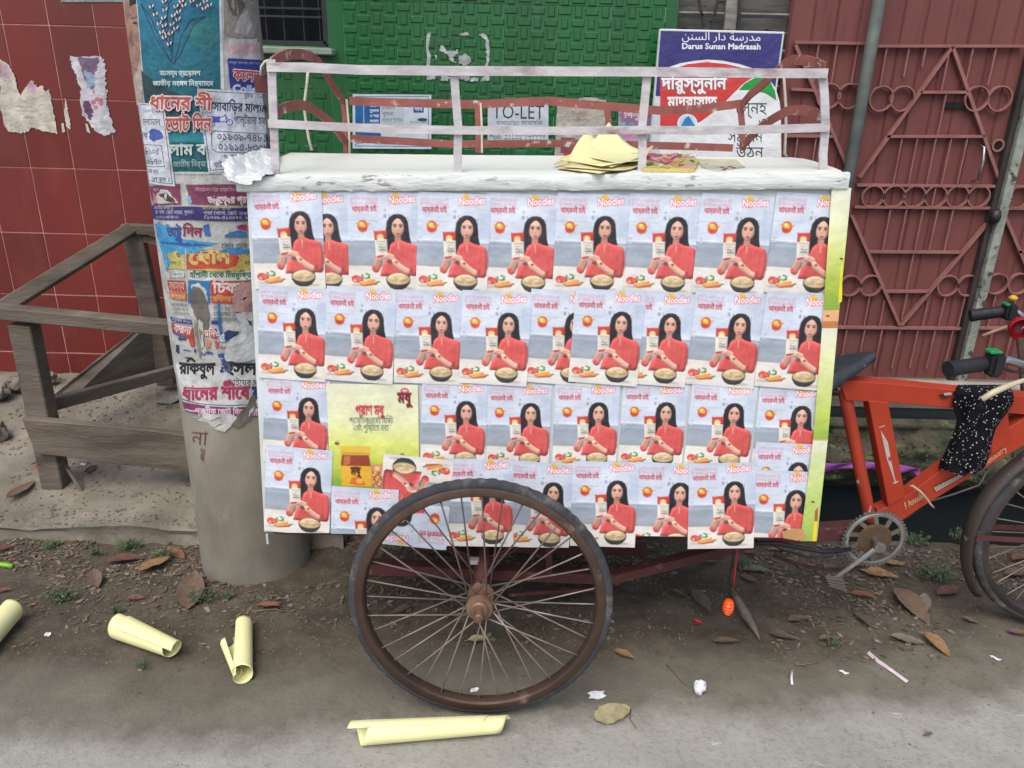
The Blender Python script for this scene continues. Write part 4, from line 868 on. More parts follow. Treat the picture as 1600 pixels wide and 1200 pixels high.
# ------------------------------------------------------------ noodle poster design (1 wide, 1.42 high, y down)
def noodle():
    A=Paint(1.425)
    A.grad(0,0,1.0,1.425,[(0,'bfc9d8'),(.12,'c6cfdc'),(.30,'ccd4df'),(.40,'c3cddd'),(.478,'d2d9e4'),(.49,'97a3b2'),(.51,'a9b3bf'),(.56,'8f9aa6'),(.66,'a2abb5'),(.735,'969ca2'),(.742,'d9d5cc'),(.80,'e0dcd4'),(.93,'ddd9d1'),(1,'d3d0c9')])
    A.rect(0,.40,.42,.415,'b4c0d2',soft=3); A.rect(.44,.15,.64,.36,'d0d7e2',soft=8); A.rect(.49,.31,.53,.36,'8d99ab',soft=2); A.rect(.56,.31,.58,.34,'a4aebc',soft=2); A.rect(.50,.24,.53,.27,'97a2b2',soft=2)
    A.rect(.0,.05,.5,.36,'ccd4e2',soft=12,al=.5); A.rect(.86,.2,1,.6,'bac5d6',soft=10)
    A.ell(.05,.665,.035,.05,'bcc6d4',soft=3); A.rect(.0,.662,.50,.676,'e2e7ee',soft=2); A.rect(0,.72,.45,.727,'7b8591',soft=1); A.rect(.0,.80,.45,.95,'98a3ae',soft=14,al=.6)
    for k in range(5): A.rect(0,1.10+k*.06,.98,1.104+k*.06,'cdc8bf',soft=2,al=.7)
    A.text('প্রিতিদন রান্নাঘের খাই',.03,.135,.42,.13,.072,'c78a9b',al=.85); A.text('িক সুস্বাদু এন সুস্বাদু',.03,.20,.43,.195,.082,'c78a9b',al=.85)
    A.text('আয়রনই চাই',.06,.285,.40,.275,.105,'bb4650',.028)
    A.ell(.66,.105,.072,.072,'efc23a',col2='e6ab2a'); A.text('Mr',.625,.062,.70,.056,.075,'efc93a',.04,outline='c8743a',ooff=.03)
    A.text('Noodles',.565,.168,.925,.128,.15,'f3f1f1',.03,shear=.12,outline='c64a66',ooff=.055)
    A.ell(.20,.48,.072,.078,'f0c04a',col2='d2562c'); A.poly([(.135,.50),(.145,.55),(.20,.575),(.255,.55),(.27,.49),(.24,.51),(.18,.50)],'c4412f',soft=3); A.poly([(.10,.44),(.15,.455),(.14,.48)],'d29a3c',soft=2); A.poly([(.27,.45),(.31,.44),(.27,.49)],'d29a3c',soft=2); A.ell(.185,.45,.03,.02,'f4df7a',soft=3)
    HR='1b1a20'
    A.k=(1.16,1.04)
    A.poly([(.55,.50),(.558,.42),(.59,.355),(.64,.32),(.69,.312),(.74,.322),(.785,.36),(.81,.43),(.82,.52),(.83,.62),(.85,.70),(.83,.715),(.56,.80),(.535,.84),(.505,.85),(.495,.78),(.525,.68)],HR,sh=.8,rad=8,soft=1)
    for k in range(9): A.line([(.60+.026*k,.345),(.545+.034*k,.55),(.53+.037*k,.72)],.006,'34323a',soft=2,al=.5)
    A.k=None; SK='d8a892'; SK2='b98570'
    A.poly([(.648,.59),(.726,.59),(.738,.70),(.70,.77),(.64,.70)],SK2,soft=2)
    RD_='cc5450'; RDs='a83c3c'
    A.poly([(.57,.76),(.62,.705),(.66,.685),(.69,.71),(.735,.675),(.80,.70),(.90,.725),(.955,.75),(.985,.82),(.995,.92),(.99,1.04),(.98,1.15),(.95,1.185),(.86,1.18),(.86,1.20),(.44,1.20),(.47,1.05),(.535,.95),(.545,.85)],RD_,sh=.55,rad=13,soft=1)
    for ln,w in (([(.90,.80),(.883,.95),(.90,1.10)],.016),([(.735,.70),(.765,.80),(.755,.95),(.77,1.02)],.010),([(.60,1.14),(.70,1.10),(.80,1.13)],.010),([(.62,.80),(.60,.93),(.57,1.05)],.014),([(.83,.78),(.81,.90),(.82,1.0)],.010),([(.55,1.08),(.52,1.16)],.010)): A.line(ln,w,RDs,soft=5,al=.4)
    for ln,w in (([(.93,.79),(.945,.95),(.935,1.1)],.012),([(.79,.74),(.79,.85)],.012),([(.66,.78),(.65,.88)],.012)): A.line(ln,w,'dd6f68',soft=5,al=.4)
    A.line([(.64,.705),(.685,.73),(.735,.695)],.006,'8f3233',soft=1); A.poly([(.685,.705),(.70,.705),(.706,.80),(.696,.83)],'d9ab96',soft=1)
    A.poly([(.505,.78),(.545,.60),(.575,.50),(.598,.62),(.585,.74),(.555,.85),(.525,.90),(.505,.87)],HR,sh=.8,rad=6,soft=1); A.poly([(.79,.46),(.82,.54),(.85,.70),(.80,.705),(.782,.60)],HR,soft=1)
    # face
    A.k=(1.12,1.05)
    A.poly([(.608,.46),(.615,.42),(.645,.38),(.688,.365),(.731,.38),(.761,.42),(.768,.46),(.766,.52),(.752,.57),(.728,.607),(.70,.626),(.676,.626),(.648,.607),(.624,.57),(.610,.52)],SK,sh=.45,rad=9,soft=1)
    A.ell(.688,.42,.05,.026,'e8bda8',soft=6); A.ell(.642,.535,.018,.02,'dd9c8a',soft=4); A.ell(.734,.535,.018,.02,'dd9c8a',soft=4); A.line([(.62,.50),(.628,.56),(.66,.612)],.012,SK2,soft=4,al=.6); A.line([(.756,.50),(.748,.56),(.716,.612)],.012,SK2,soft=4,al=.6)
    A.poly([(.598,.52),(.60,.44),(.622,.39),(.660,.358),(.688,.350),(.691,.368),(.655,.39),(.626,.43),(.615,.48),(.612,.53)],HR,soft=1); A.poly([(.688,.350),(.73,.362),(.765,.40),(.782,.46),(.780,.53),(.766,.50),(.756,.44),(.724,.39),(.69,.368)],HR,soft=1); A.line([(.689,.318),(.690,.362)],.004,'8a7468',soft=1,al=.8)
    for sx in(-1,1):
        A.ell(.688+sx*.036,.482,.021,.011,'a67a6a',soft=2,al=.6); A.ell(.688+sx*.036,.484,.020,.010,'e6dad2'); A.ell(.688+sx*.036,.484,.012,.011,'1c110d'); A.line([(.688+sx*.014,.462),(.688+sx*.034,.452),(.688+sx*.058,.461)],.011,'2c1c17',soft=1); A.line([(.688+sx*.018,.478),(.688+sx*.036,.472),(.688+sx*.056,.480)],.006,'241713')
    A.line([(.697,.475),(.700,.525)],.006,'c08c78',soft=2); A.line([(.680,.475),(.680,.52)],.006,'ecc6b4',soft=2); A.ell(.689,.540,.014,.006,'b07a66',soft=1); A.poly([(.660,.576),(.682,.567),(.688,.570),(.695,.567),(.717,.576),(.70,.593),(.677,.593)],'b0454f',soft=1); A.line([(.667,.577),(.711,.577)],.003,'8a3a44')
    A.k=None
    A.poly([(.335,1.06),(.36,.99),(.385,.93),(.42,.92),(.47,.94),(.475,.99),(.455,1.06),(.42,1.12),(.37,1.14)],'bb8c78',sh=.5,rad=8,soft=1)
    A.poly([(.322,1.07),(.35,1.04),(.40,1.08),(.44,1.10),(.42,1.13),(.385,1.15),(.34,1.125)],RD_,sh=.6,rad=6,soft=1)
    A.poly([(.355,.545),(.38,.552),(.52,.54),(.535,.545),(.535,.60),(.55,.87),(.55,.90),(.40,.935),(.385,.92),(.365,.62)],'d9d4c8',sh=.4,rad=6); A.poly([(.355,.545),(.38,.552),(.52,.54),(.535,.545),(.538,.66),(.368,.68)],'c0403a',sh=.4,rad=5); A.poly([(.395,.905),(.548,.875),(.552,.90),(.40,.94)],'c0403a')
    A.ell(.445,.635,.05,.045,'ead9a0',col2='d9b470'); A.rect(.40,.655,.50,.675,'e6dcc4'); A.text('Mr Noodles',.40,.715,.515,.705,.03,'8a7f72'); A.rect(.42,.735,.50,.743,'aca294')
    A.text('Magic',.43,.80,.52,.795,.05,'55504a'); A.rect(.43,.81,.53,.835,'8b857a',soft=1); A.rect(.44,.85,.50,.858,'a89c8e')
    A.poly([(.475,.925),(.50,.89),(.545,.865),(.60,.875),(.635,.885),(.65,.92),(.66,.96),(.635,.985),(.59,.975),(.55,.95),(.49,.945)],SK,sh=.5,rad=6,soft=1)
    for y in (.0,.016,.032,.048): A.line([(.48,.918+y*.5),(.54,.888+y),(.60,.89+y)],.004,SK2,soft=1)
    A.poly([(.56,.95),(.60,.96),(.62,1.0),(.58,1.01),(.53,.99)],'6a4a45',soft=2)
    A.poly([(.60,.965),(.65,.935),(.72,1.00),(.80,1.06),(.86,1.09),(.87,1.13),(.85,1.17),(.80,1.16),(.72,1.11),(.63,1.04)],SK,sh=.6,rad=8,soft=1)
    A.ell(.668,.99,.018,.014,'5a463a',soft=1); A.poly([(.855,1.08),(.89,1.07),(.90,1.15),(.855,1.175)],RDs,soft=3)
    A.ell(.14,1.335,.12,.018,'bbb4a9',soft=4)
    A.ell(.10,1.245,.062,.055,'d0584c',col2='b43c34',sh=.5,rad=6); A.ell(.155,1.25,.052,.048,'d8705e',col2='bb4a40',sh=.5,rad=6); A.ell(.085,1.27,.033,.036,'e2a592',col2='cf6a58')
    rn=random.Random(4)
    for k in range(16): a=rn.uniform(0,6.28); A.ell(.24+.05*math.cos(a),1.20+.032*math.sin(a),.016,.012,('4a8148','35703a','6a9f5c')[k%3],soft=1)
    A.poly([(.12,1.30),(.30,1.235),(.36,1.235),(.37,1.26),(.20,1.335)],'dfa25e',sh=.5,rad=5,soft=1); A.poly([(.15,1.335),(.33,1.265),(.39,1.27),(.41,1.30),(.38,1.325),(.22,1.345)],'d6804c',sh=.6,rad=5,soft=1); A.poly([(.39,1.275),(.43,1.265),(.44,1.285),(.40,1.295)],'567f48',soft=1)
    A.ell(.75,1.365,.17,.018,'b2aba0',soft=4)
    A.poly([(.52,1.235),(.865,1.235),(.855,1.29),(.80,1.355),(.74,1.385),(.64,1.385),(.575,1.35),(.53,1.29)],'33353b',sh=.5,rad=8); A.ell(.692,1.238,.173,.085,'45464c'); A.ell(.692,1.235,.162,.078,'d6c198',col2='c0a471')
    A.poly([(.55,1.22),(.60,1.17),(.66,1.15),(.74,1.15),(.80,1.18),(.84,1.22),(.78,1.26),(.62,1.27)],'d9c6a0',sh=.4,rad=8,soft=2)
    for k in range(90):
        a=rn.uniform(0,6.28); r=rn.uniform(0,1)**.5; x=.692+.145*r*math.cos(a); y=1.220+.066*r*math.sin(a); b=rn.uniform(0,3); l=.018
        A.line([(x-l*math.cos(b),y-l*.6*math.sin(b)),(x,y-.005),(x+l*math.cos(b),y+l*.6*math.sin(b))],.006,('ebdfc4','b8965e','e4d2aa','c4a066','9aa068','bb7a5c')[k%6],soft=1,al=.8)
    return A
NOOD=noodle().mesh('noodle_poster')
lN=Vector((.745,.125)); bN=Vector((.692,1.26))
EDG=[(TL,TR),(TR,BR),(BR,BL),(BL,TL)]
cropR=[((.0,-.001),(0,1)),((0,(BL-TL).length-.0005),(0,-1))]
_l=Vector(panT(*proj(BL)));_t=Vector(panT(*proj(TL))); d=(_l-_t).normalized(); cropR.append(((_t.x+.001,_t.y),(d.y,-d.x)))
_l=Vector(panT(*proj(BR)));_t=Vector(panT(*proj(TR))); d=(_l-_t).normalized(); cropR.append(((_t.x-.001,_t.y),(-d.y,d.x)))
def put(me0,la,ba,L,B,lift,kx=1.045,extra=None,label=None,bottom=True,name='noodle_poster',side=None):
    Lp=Vector(panT(*L)); Bp=Vector(panT(*B)); da=ba-la; dp=Bp-Lp; s=dp.length/da.length
    rot=math.atan2(dp.y,dp.x)-math.atan2(da.y,da.x); c_,s_=math.cos(rot)*s,math.sin(rot)*s
    sd=random.Random(int(L[0]*7+L[1])); t1,t2=sd.uniform(-.003,.003),sd.uniform(-.003,0)
    # art (x,y) -> panel (u,v)
    def uv(x,y): x=(x-.5)*kx+.5; X=x-la.x; Y=y-la.y; return (Lp.x+X*c_-Y*s_,Lp.y+X*s_+Y*c_)
    def W_(x,y): a,b=uv(x,y); return panP(a,b,lift+.0008+(a-Lp.x)*t1+(b-Lp.y)*t2)
    hgt=1.42; cs=[uv(*q) for q in((0,0),(1,0),(1,hgt),(0,hgt))]
    cr=[c for k,c in enumerate(cropR) if bottom or k!=1]+(extra or [])
    need=[c for c in cr if any((q[0]-c[0][0])*c[1][0]+(q[1]-c[0][1])*c[1][1]<0 for q in cs)]
    og=origin_of(cart); O=W_(0,0); ex=W_(1,0)-O; ey=W_(0,1)-O; M=Matrix(((ex.x,ey.x,pn.x,O.x-og.x),(ex.y,ey.y,pn.y,O.y-og.y),(ex.z,ey.z,pn.z,O.z-og.z),(0,0,0,1)))
    me=me0
    if need:   # trim the sheet where it runs past the box or was cut
        me=me0.copy(); bm=bmesh.new(); bm.from_mesh(me); o0=Vector(uv(0,0)); a=Vector(uv(1,0))-o0; b=Vector(uv(0,1))-o0
        for p,n in need:
            p=Vector(p); n=Vector(n); na=Vector((n.dot(a),n.dot(b),0)); d=n.dot(p-o0); l2=na.length_squared
            bmesh.ops.bisect_plane(bm,geom=bm.verts[:]+bm.edges[:]+bm.faces[:],plane_co=na*(d/l2),plane_no=na,clear_inner=True)
        bm.to_mesh(me); bm.free()
        if len(me.polygons)==0: return None
    o=bpy.data.objects.new(name,me); COL.objects.link(o); o.parent=cart; o.matrix_local=M
    if label:o['label']=label
    return o
def hcut(px,py,px2,py2,side):   # crop line through two picture points; side=+1 keeps what is above/left
    a=Vector(panT(px,py)); b=Vector(panT(px2,py2)); d=(b-a).normalized(); n=(d.y*side,-d.x*side); return ((a.x,a.y),n)
R1=[((473.5,310),(474,434)),((515,314),(516,438)),((626.7,314.4),(621.5,439)),((736.7,317),(726.5,441)),((844,318),(832,443)),((953,318),(939,441)),((1066.6,319),(1050,443)),((1178.7,320),(1158,444)),((1296,319),(1272,444))]
R2=[((484,463),(477,578)),((591,465),(581,581)),((696,468.5),(688,583.5)),((802,470),(790,585)),((908.7,470),(892,585)),((979,468),(962,584)),((1056,471),(1037,586)),((1166,471),(1144,588)),((1276.5,474),(1253,591))]
R3=[((488.6,604),(480,711)),((734.8,609),(726,716)),((835.4,612.7),(826,718)),((941.7,611.4),(931,717)),((1048,611.4),(1034,717)),((1155.4,612.7),(1137.5,719)),((1261,617),(1243,723))]
R4=[((492.8,713),(483.4,819)),((774.6,728.5),(769,837)),((872.6,736),(857,842)),((970.4,732.5),(960,838)),((1070,736),(1055,843)),((1152.7,733.5),(1144,840)),((1251.6,747.7),(1234,853))]
u=.0017
for k,(L,B) in enumerate(R1): put(NOOD,lN,bN,L,B,u*(0,1)[k%2] if k>1 else u*(1.2,0)[k],label='half-covered poster, only its right side showing' if k==1 else None)
for k,(L,B) in enumerate(R2): put(NOOD,lN,bN,L,B,u*((2,3,2,3,2,4.2,2.9,2,3)[k]),label='poster mostly hidden under its right-hand neighbour' if k==4 else None)
for k,(L,B) in enumerate(R3): put(NOOD,lN,bN,L,B,u*(0,1,0,1,0,1,0)[k])
put(NOOD,lN,bN,(1255,705),(1237,810),u*1.2)
for k,(L,B) in enumerate(R4): put(NOOD,lN,bN,L,B,u*(2.2,3.1,2.2,3.1,2.2,3.2,2.3)[k],bottom=k in(0,6,4),extra=[hcut(400,850,1270,858,1)] if k not in(0,6,4) else None,label='sagging poster hanging below the box edge' if k==5 else None)
# honey poster (1 wide, 1.30 high)
def honey():
    A=Paint(1.32)
    A.grad(0,0,1,1.32,[(0,'d6d7bc'),(.30,'d9dcae'),(.5,'d2d873'),(.68,'b3c23f'),(.84,'84a234'),(.93,'6d8f3a'),(.935,'d9c9b0'),(1,'d9cdb8')])
    A.ell(.86,.07,.045,.035,'c22f34',14); A.text('প্রাণ',.83,.085,.89,.083,.045,'f2e8e0',.03); A.text('মধু',.785,.20,.935,.198,.17,'6b1f28',.05)
    A.text('প্রাণ মধু',.33,.335,.64,.330,.15,'b63440',.04); A.text('প্রাকৃিতকভােবই িমিষ্ট',.26,.43,.73,.425,.10,'3b4a44',.02); A.text('এবং পুিষ্টেত ভরা',.30,.51,.68,.505,.10,'3b4a44',.02)
    A.rect(.15,.68,.48,.74,'d9b53c'); A.rect(.16,.745,.47,.78,'c69a34'); A.poly([(.17,.78),(.46,.78),(.475,.87),(.475,1.13),(.165,1.13),(.155,.87)],'8c3a22'); A.poly([(.19,.79),(.26,.79),(.25,.88),(.18,.9)],'b86a3c')
    A.rect(.155,.90,.478,1.13,'d9a92a'); A.ell(.31,.925,.04,.02,'b8343a',12); A.text('মধু',.26,1.0,.37,1.0,.13,'4a2418',.05); A.poly([(.24,1.10),(.27,1.03),(.34,1.02),(.40,1.07),(.42,1.11),(.33,1.12)],'cf6a24'); A.ell(.35,1.07,.04,.03,'e8a03a',10)
    A.poly([(.48,.88),(.62,.87),(.64,1.14),(.48,1.14)],'c98a5a'); A.ell(.545,.925,.05,.04,'e8cfa0',10,'c08a60')
    rn=random.Random(2)
    for j in range(7):
        for i in range(6): A.ell(.50+i*.024+(j%2)*.012,.97+j*.026,.010,.011,('7a3e22','e0b878','a65a30')[(i+j)%3])
    for x,y in((.12,.655),(.82,.775)): A.ell(x,y,.028,.015,'4a3a20',8); A.ell(x+.01,y+.018,.018,.012,'caa03a',8); A.line([(x-.02,y-.02),(x+.02,y-.03)],.006,'6a6456')
    return A
HON=honey().mesh('honey_poster',nx=130)
put(HON,Vector((.86,.07)),Vector((.31,.925)),(633,610.5),(556,730.5),u*1.6,name='honey_poster',label='yellow-green honey poster with a jar',extra=[hcut(510.5,600,517,757,1)],kx=1.0)
# turned-over noodle poster and the low one across the honey poster
put(NOOD,lN,bN,(620,838),(633.6,727),u*3.6,label='poster pasted upside down below the honey poster',bottom=False,extra=[hcut(400,857,1270,858,1)],name='noodle_poster')
put(NOOD,lN,bN,(596,774),(588,880),u*4.6,label='low poster cut off at the box edge beside the wheel')
# strip of honey posters round the right edge of the box
def strip_art():
    A=Art(panT,.00001)
    def sect(y0,y1,xa0,xa1,xb0,xb1,st):
        A.L(); vs=[];cs=[]
        for t,c in st: y=y0+(y1-y0)*t; vs+=[(xa0+(xa1-xa0)*t,y),(xb0+(xb1-xb0)*t,y)]; cs+=[lin(c)]*2
        A._add(vs,[(2*k,2*k+1,2*k+3,2*k+2) for k in range(len(st)-1)],cs)
    G=[(0,'d9dbc6'),(.3,'dadfb4'),(.55,'ccd67a'),(.8,'a0b840'),(1,'82a238')]
    sect(294,484,1297,1284,1327.5,1309,G); sect(484,512,1284,1282,1309,1306,[(0,'d9a878'),(.6,'dba474'),(.62,'b97844'),(1,'b97844')])
    sect(512,686,1282,1268,1306,1291,[(0,'dcdcc6'),(.35,'d6dc9c'),(.8,'b0c450'),(1,'8aa840')]); sect(686,843,1268,1248,1291,1274,[(0,'d6d8c2'),(.2,'cdd79c'),(.5,'bccc78'),(.8,'a0bc58'),(1,'90b04c')])
    A.line([(1268,686),(1291,686)],2,'d9a878'); A.poly([(1270,812),(1275,812),(1273,843),(1267,843)],'e0c62c'); A.poly([(1271,796),(1276,790),(1275,812),(1270,812)],'a8503a')
    for x,y in((1312,404),(1291,493),(1268,782)): A.ell(x,y,3.2,1.6,'4c3c24',8); A.ell(x+1,y+2,2,1.4,'caa03a',8)
    A.poly([(1311,412),(1314,408),(1313,470),(1307,474)],'e0d22c'); return A
me=strip_art().mesh('honey_poster',lambda a,b,h:panP(a,b,h+u*5.6)); o=art_obj('honey_poster',me,PRT,cart); o['label']='narrow edge of honey posters wrapped round the right corner of the box'
mb=MB(); P=[panT(x,y) for x,y in((1219,829),(1237,823),(1252,824),(1258,838),(1244,842),(1222,838))]; mb.prism([panP(a,b,u*5.6) for a,b in P],pn*.002); mb.build('cardboard_scrap',mat('brown_card','b5895c','a0764a',rough=.8),cart)
# drips of whitewash on the left panel edge
p=atD(418,842,1.83); mb=MB(); mb.box(p,(.006,.006,.03)); mb.build('box_corner',M_cartw,cart)
# ------------------------------------------------------------ underframe
def cb(nm,a,Da,b,Db,w,h,m=M_rust):
    mb=MB(); mb.beam(atD(*a,Da),atD(*b,Db),w,h); return mb.build(nm,m,cart,bevel=.002,jit=.002)
cb('chassis_beam',(560,884),1.98,(968,902),1.98,.04,.035); cb('chassis_beam',(955,903),1.98,(1178,846),1.98,.035,.03); cb('chassis_beam',(1178,838),2.02,(1345,826),2.08,.045,.045)
cb('chassis_beam',(650,850),2.42,(1010,858),2.42,.04,.035); cb('cross_brace',(795,929),2.05,(932,920),2.0,.012,.012); cb('side_beam',(430,824),1.92,(1262,832),1.90,.03,.03)
for a in(.78,): pass
def leafspring(D,cx=752):
    for k in range(3):
        mb=MB(); pts=[atD(cx-70+140*t,838+36*math.sin(math.pi*t)-k*5,D) for t in[i/12 for i in range(13)]]; mb.ribbon(pts,.006,.05,(0,0,1)); mb.build('leaf_spring',M_rust,cart)
leafspring(1.92)
cb('spring_shackle',(857,846),1.95,(858,896),1.95,.012,.02); cb('spring_shackle',(752,874),1.9,(750,950),1.9,.03,.04)
mb=MB(); mb.box(atD(747,876,1.86),(.05,.02,.014)); mb.build('grey_clamp',M_rail,cart,jit=.004)
# ------------------------------------------------------------ wheels
M_tyre=mat('dusty_rubber','3d3d40','2c2c2f',rough=.85,scale=10,bump=.35,bs=90,c3='77736d',thr=.55,s3=16,w3=.2)
M_rim=mat('rusty_rim','4c3a2e','382a22',rough=.65,metal=.3,scale=9,bump=.3,bs=70,c3='85705f',thr=.60,s3=7,w3=.1)
M_spoke=mat('tarnished_spoke','8a7f77','6d5f57',rough=.5,metal=.5,scale=14)
M_hub=mat('rusty_hub','6d4d3a','7f6a58',rough=.5,metal=.45,scale=20,bump=.2)
M_rimc=mat('dull_steel_rim','4f4542','3a3230',rough=.5,metal=.5,scale=9,c3='9b9590',thr=.6,s3=7,w3=.1)
def wheel(name,R,tr,nsp,mt,mr,hubout=.075,tread=True):
    """wheel in its own frame: axis along -Y (outer side towards -Y)"""
    rim_in=R-.043
    mb=MB(); mb.lathe([(rim_in,-.014),(rim_in+.004,-.019),(rim_in+.020,-.019),(rim_in+.024,-.016),(rim_in+.016,-.010),(rim_in+.012,0),(rim_in+.016,.010),(rim_in+.024,.016),(rim_in+.020,.019),(rim_in+.004,.019),(rim_in,.014),(rim_in-.004,0),(rim_in,-.014)],(0,0,0),(0,1,0),72)
    w=mb.build(name,mr,None,smooth=math.radians(40))
    mb=MB(); n=288 if tread else 72; prof=[]; rc=R-tr
    b=0
    for i in range(n):
        t=2*math.pi*i/n; k=14
        for j in range(k):
            a=2*math.pi*j/k; bump=0
            if tread and abs(((a+math.pi)%(2*math.pi))-math.pi)<1.25: bump=(.0009 if ((i//2+(1 if math.sin(a)>0 else 0))%2) else -.0007)*(0 if abs(math.sin(a))<.12 else 1)
            rr=rc+(tr+bump)*math.cos(a); yy=(tr*.95+bump)*math.sin(a); mb.v.append(Vector((rr*math.cos(t),yy,rr*math.sin(t))))
    k=14; mb.f=[(i*k+j,i*k+(j+1)%k,((i+1)%n)*k+(j+1)%k,((i+1)%n)*k+j) for i in range(n) for j in range(k)]; mb.mi=[0]*len(mb.f)
    t_=mb.build('tyre',mt,None,smooth=True); t_.parent=w
    mb=MB(); mb.lathe([(0,-hubout),(.009,-hubout),(.012,-hubout+.004),(.012,-.05),(.020,-.05),(.024,-.045),(.024,-.04),(.034,-.038),(.036,-.030),(.034,-.026),(.018,-.022),(.018,.022),(.034,.026),(.036,.032),(.02,.04),(.012,.05),(.012,.07),(0,.07)],(0,0,0),(0,1,0),28)
    mb.lathe([(.0,-hubout-.004),(.005,-hubout-.004),(.007,-hubout+.002)],(0,0,0),(0,1,0),12)
    h=mb.build('hub',M_hub,None,smooth=math.radians(35)); h.parent=w
    for i in range(nsp):
        side=-1 if i%2 else 1; t=2*math.pi*i/nsp; off=(1 if (i//2)%2 else -1)*.62
        p=Vector((.032*math.cos(t+off),side*.029,.032*math.sin(t+off))); q=Vector(((rim_in+.002)*math.cos(t),side*.004,(rim_in+.002)*math.sin(t)))
        if i<4: 
            mb=MB(); mb.tube([p,q-(q-p).normalized()*.02,q],[.0023,.0023,.0030],5); s_=mb.build('spoke',M_spoke,None,smooth=True); s_.parent=w
            if i==0: s0=[]
            s0.append(s_)
        else:
            s_=s0[i%4].copy(); COL.objects.link(s_); s_.parent=w; s_.rotation_euler=(0,-(t-2*math.pi*(i%4)/nsp),0)
            # offset pattern repeats every four spokes
    return w
WC=atD(750.5,939,1.665)
w1=wheel('wheel',.345,.0155,36,M_tyre,M_rim,.085); w1.parent=cart; w1.location=WC-cart.location; w1.rotation_euler=(math.radians(-4.5),0,math.radians(-1.0))
w2=copy_tree(w1,cart); w2.location=Vector((WC.x,2.50,WC.z-.06))-cart.location; w2.rotation_euler=(math.radians(4),0,math.pi)
mb=MB(); mb.tube([WC+Vector((0,.03,0)),Vector((WC.x,2.47,WC.z-.05))],.016,12); mb.build('axle',M_rust,cart,smooth=True)
# ============================================================ ORANGE FRONT FRAME OF THE TRICYCLE
M_or=mat('orange_red_paint','aa3a22','98341f',rough=.6,scale=5,bump=.2,bs=40,c3='6d4a3c',thr=.63,s3=14,w3=.06,spec=.3)
M_orw=mat('worn_orange_paint','aa3a22','93301c',rough=.6,scale=6,c3='c9bfb4',thr=.63,s3=16,w3=.02,stretch=(2.2,1,.6))
FD=2.08
def flat(nm,pts,D,dep,m,par=None,bev=.002):
    mb=MB(); mb.prism([atD(x,y,D) for x,y in pts],(0,dep,0)); return mb.build(nm,m,par or cart,bevel=bev)
flat('top_tube',[(1311,594),(1400,600),(1497,610),(1600,619),(1660,624),(1660,655),(1600,648),(1490,638),(1400,630),(1322,626)],FD,.05,M_or)
mb=MB(); mb.tube([atD(1317,600,FD+.025),atD(1337,700,FD+.025),atD(1360,812,FD+.025)],.0185,16); mb.build('seat_tube',M_orw,cart,smooth=math.radians(50))
flat('frame_strut',[(1357,626),(1388,629),(1415,776),(1388,792)],FD-.004,.05,M_or)
flat('down_tube',[(1372,800),(1388,792),(1415,776),(1480,728),(1540,690),(1600,655),(1660,622),(1664,668),(1600,696),(1545,728),(1440,793),(1405,817)],FD+.001,.048,M_or)
flat('gusset',[(1549,662),(1566,643),(1575,642),(1580,690),(1548,712)],FD-.003,.03,M_or)
def stk():
    global A
    if 'A' in globals() and getattr(A,'stk',0): art_obj('sticker',A.mesh('sticker',lambda x,y,h:Vector((x,FD-.0052-h,y))),PRT,cart)
    A=Art(planeT(FD-.0052),.00003); A.stk=1
stk()
A.poly([(1376,672),(1387,690),(1393,722),(1398,746),(1401,755),(1399,756),(1393,738),(1386,718)],'b9b4aa'); A.rect(1388,714,1395,720,'b03428'); A.line([(1374,668),(1382,665)],2,'b9a99a'); A.line([(1396,755),(1403,752)],2,'c9b9a8')
stk(); A.text('F Amoulin',1415,796,1446,776,14,'cdb58c',.02,shear=.4); stk(); A.poly([(1459,762),(1506,738),(1512,740),(1463,768)],'a8a59c')
for k in range(7): A.line([(1463+k*6,765-k*3),(1466+k*6,758-k*3)],1,'6f6a62')
stk(); A.text('Amouan',1542,727,1568,707,12,'cdb58c',.02,shear=.4); A.line([(1566,703),(1571,700),(1572,708)],1.2,'cdb58c'); stk(); A.rough([(1464,618),(1478,615),(1486,618),(1476,623)],'3a2018',1,3); A.poly([(1474,614),(1486,613),(1488,617),(1476,618)],'c9a8a0')
stk()
rodw=lambda nm,pts,Ds,r,m,n=8:(lambda mb:(mb.tube([atD(x,y,(Ds[k] if isinstance(Ds,list) else Ds)) for k,(x,y) in enumerate(pts)],r,n),mb.build(nm,m,cart,smooth=True))[1])(MB())
M_zip=mat('pale_plastic_tie','b8aa90','9c8e76',rough=.6)
rodw('cable_tie',[(1420,760),(1426,759),(1438,768),(1447,778),(1454,788),(1459,793)],[2.07,2.06,2.055,2.055,2.06,2.065],.0035,M_zip)
M_cab=mat('black_cable','16161a','101014',rough=.5,bump=0)
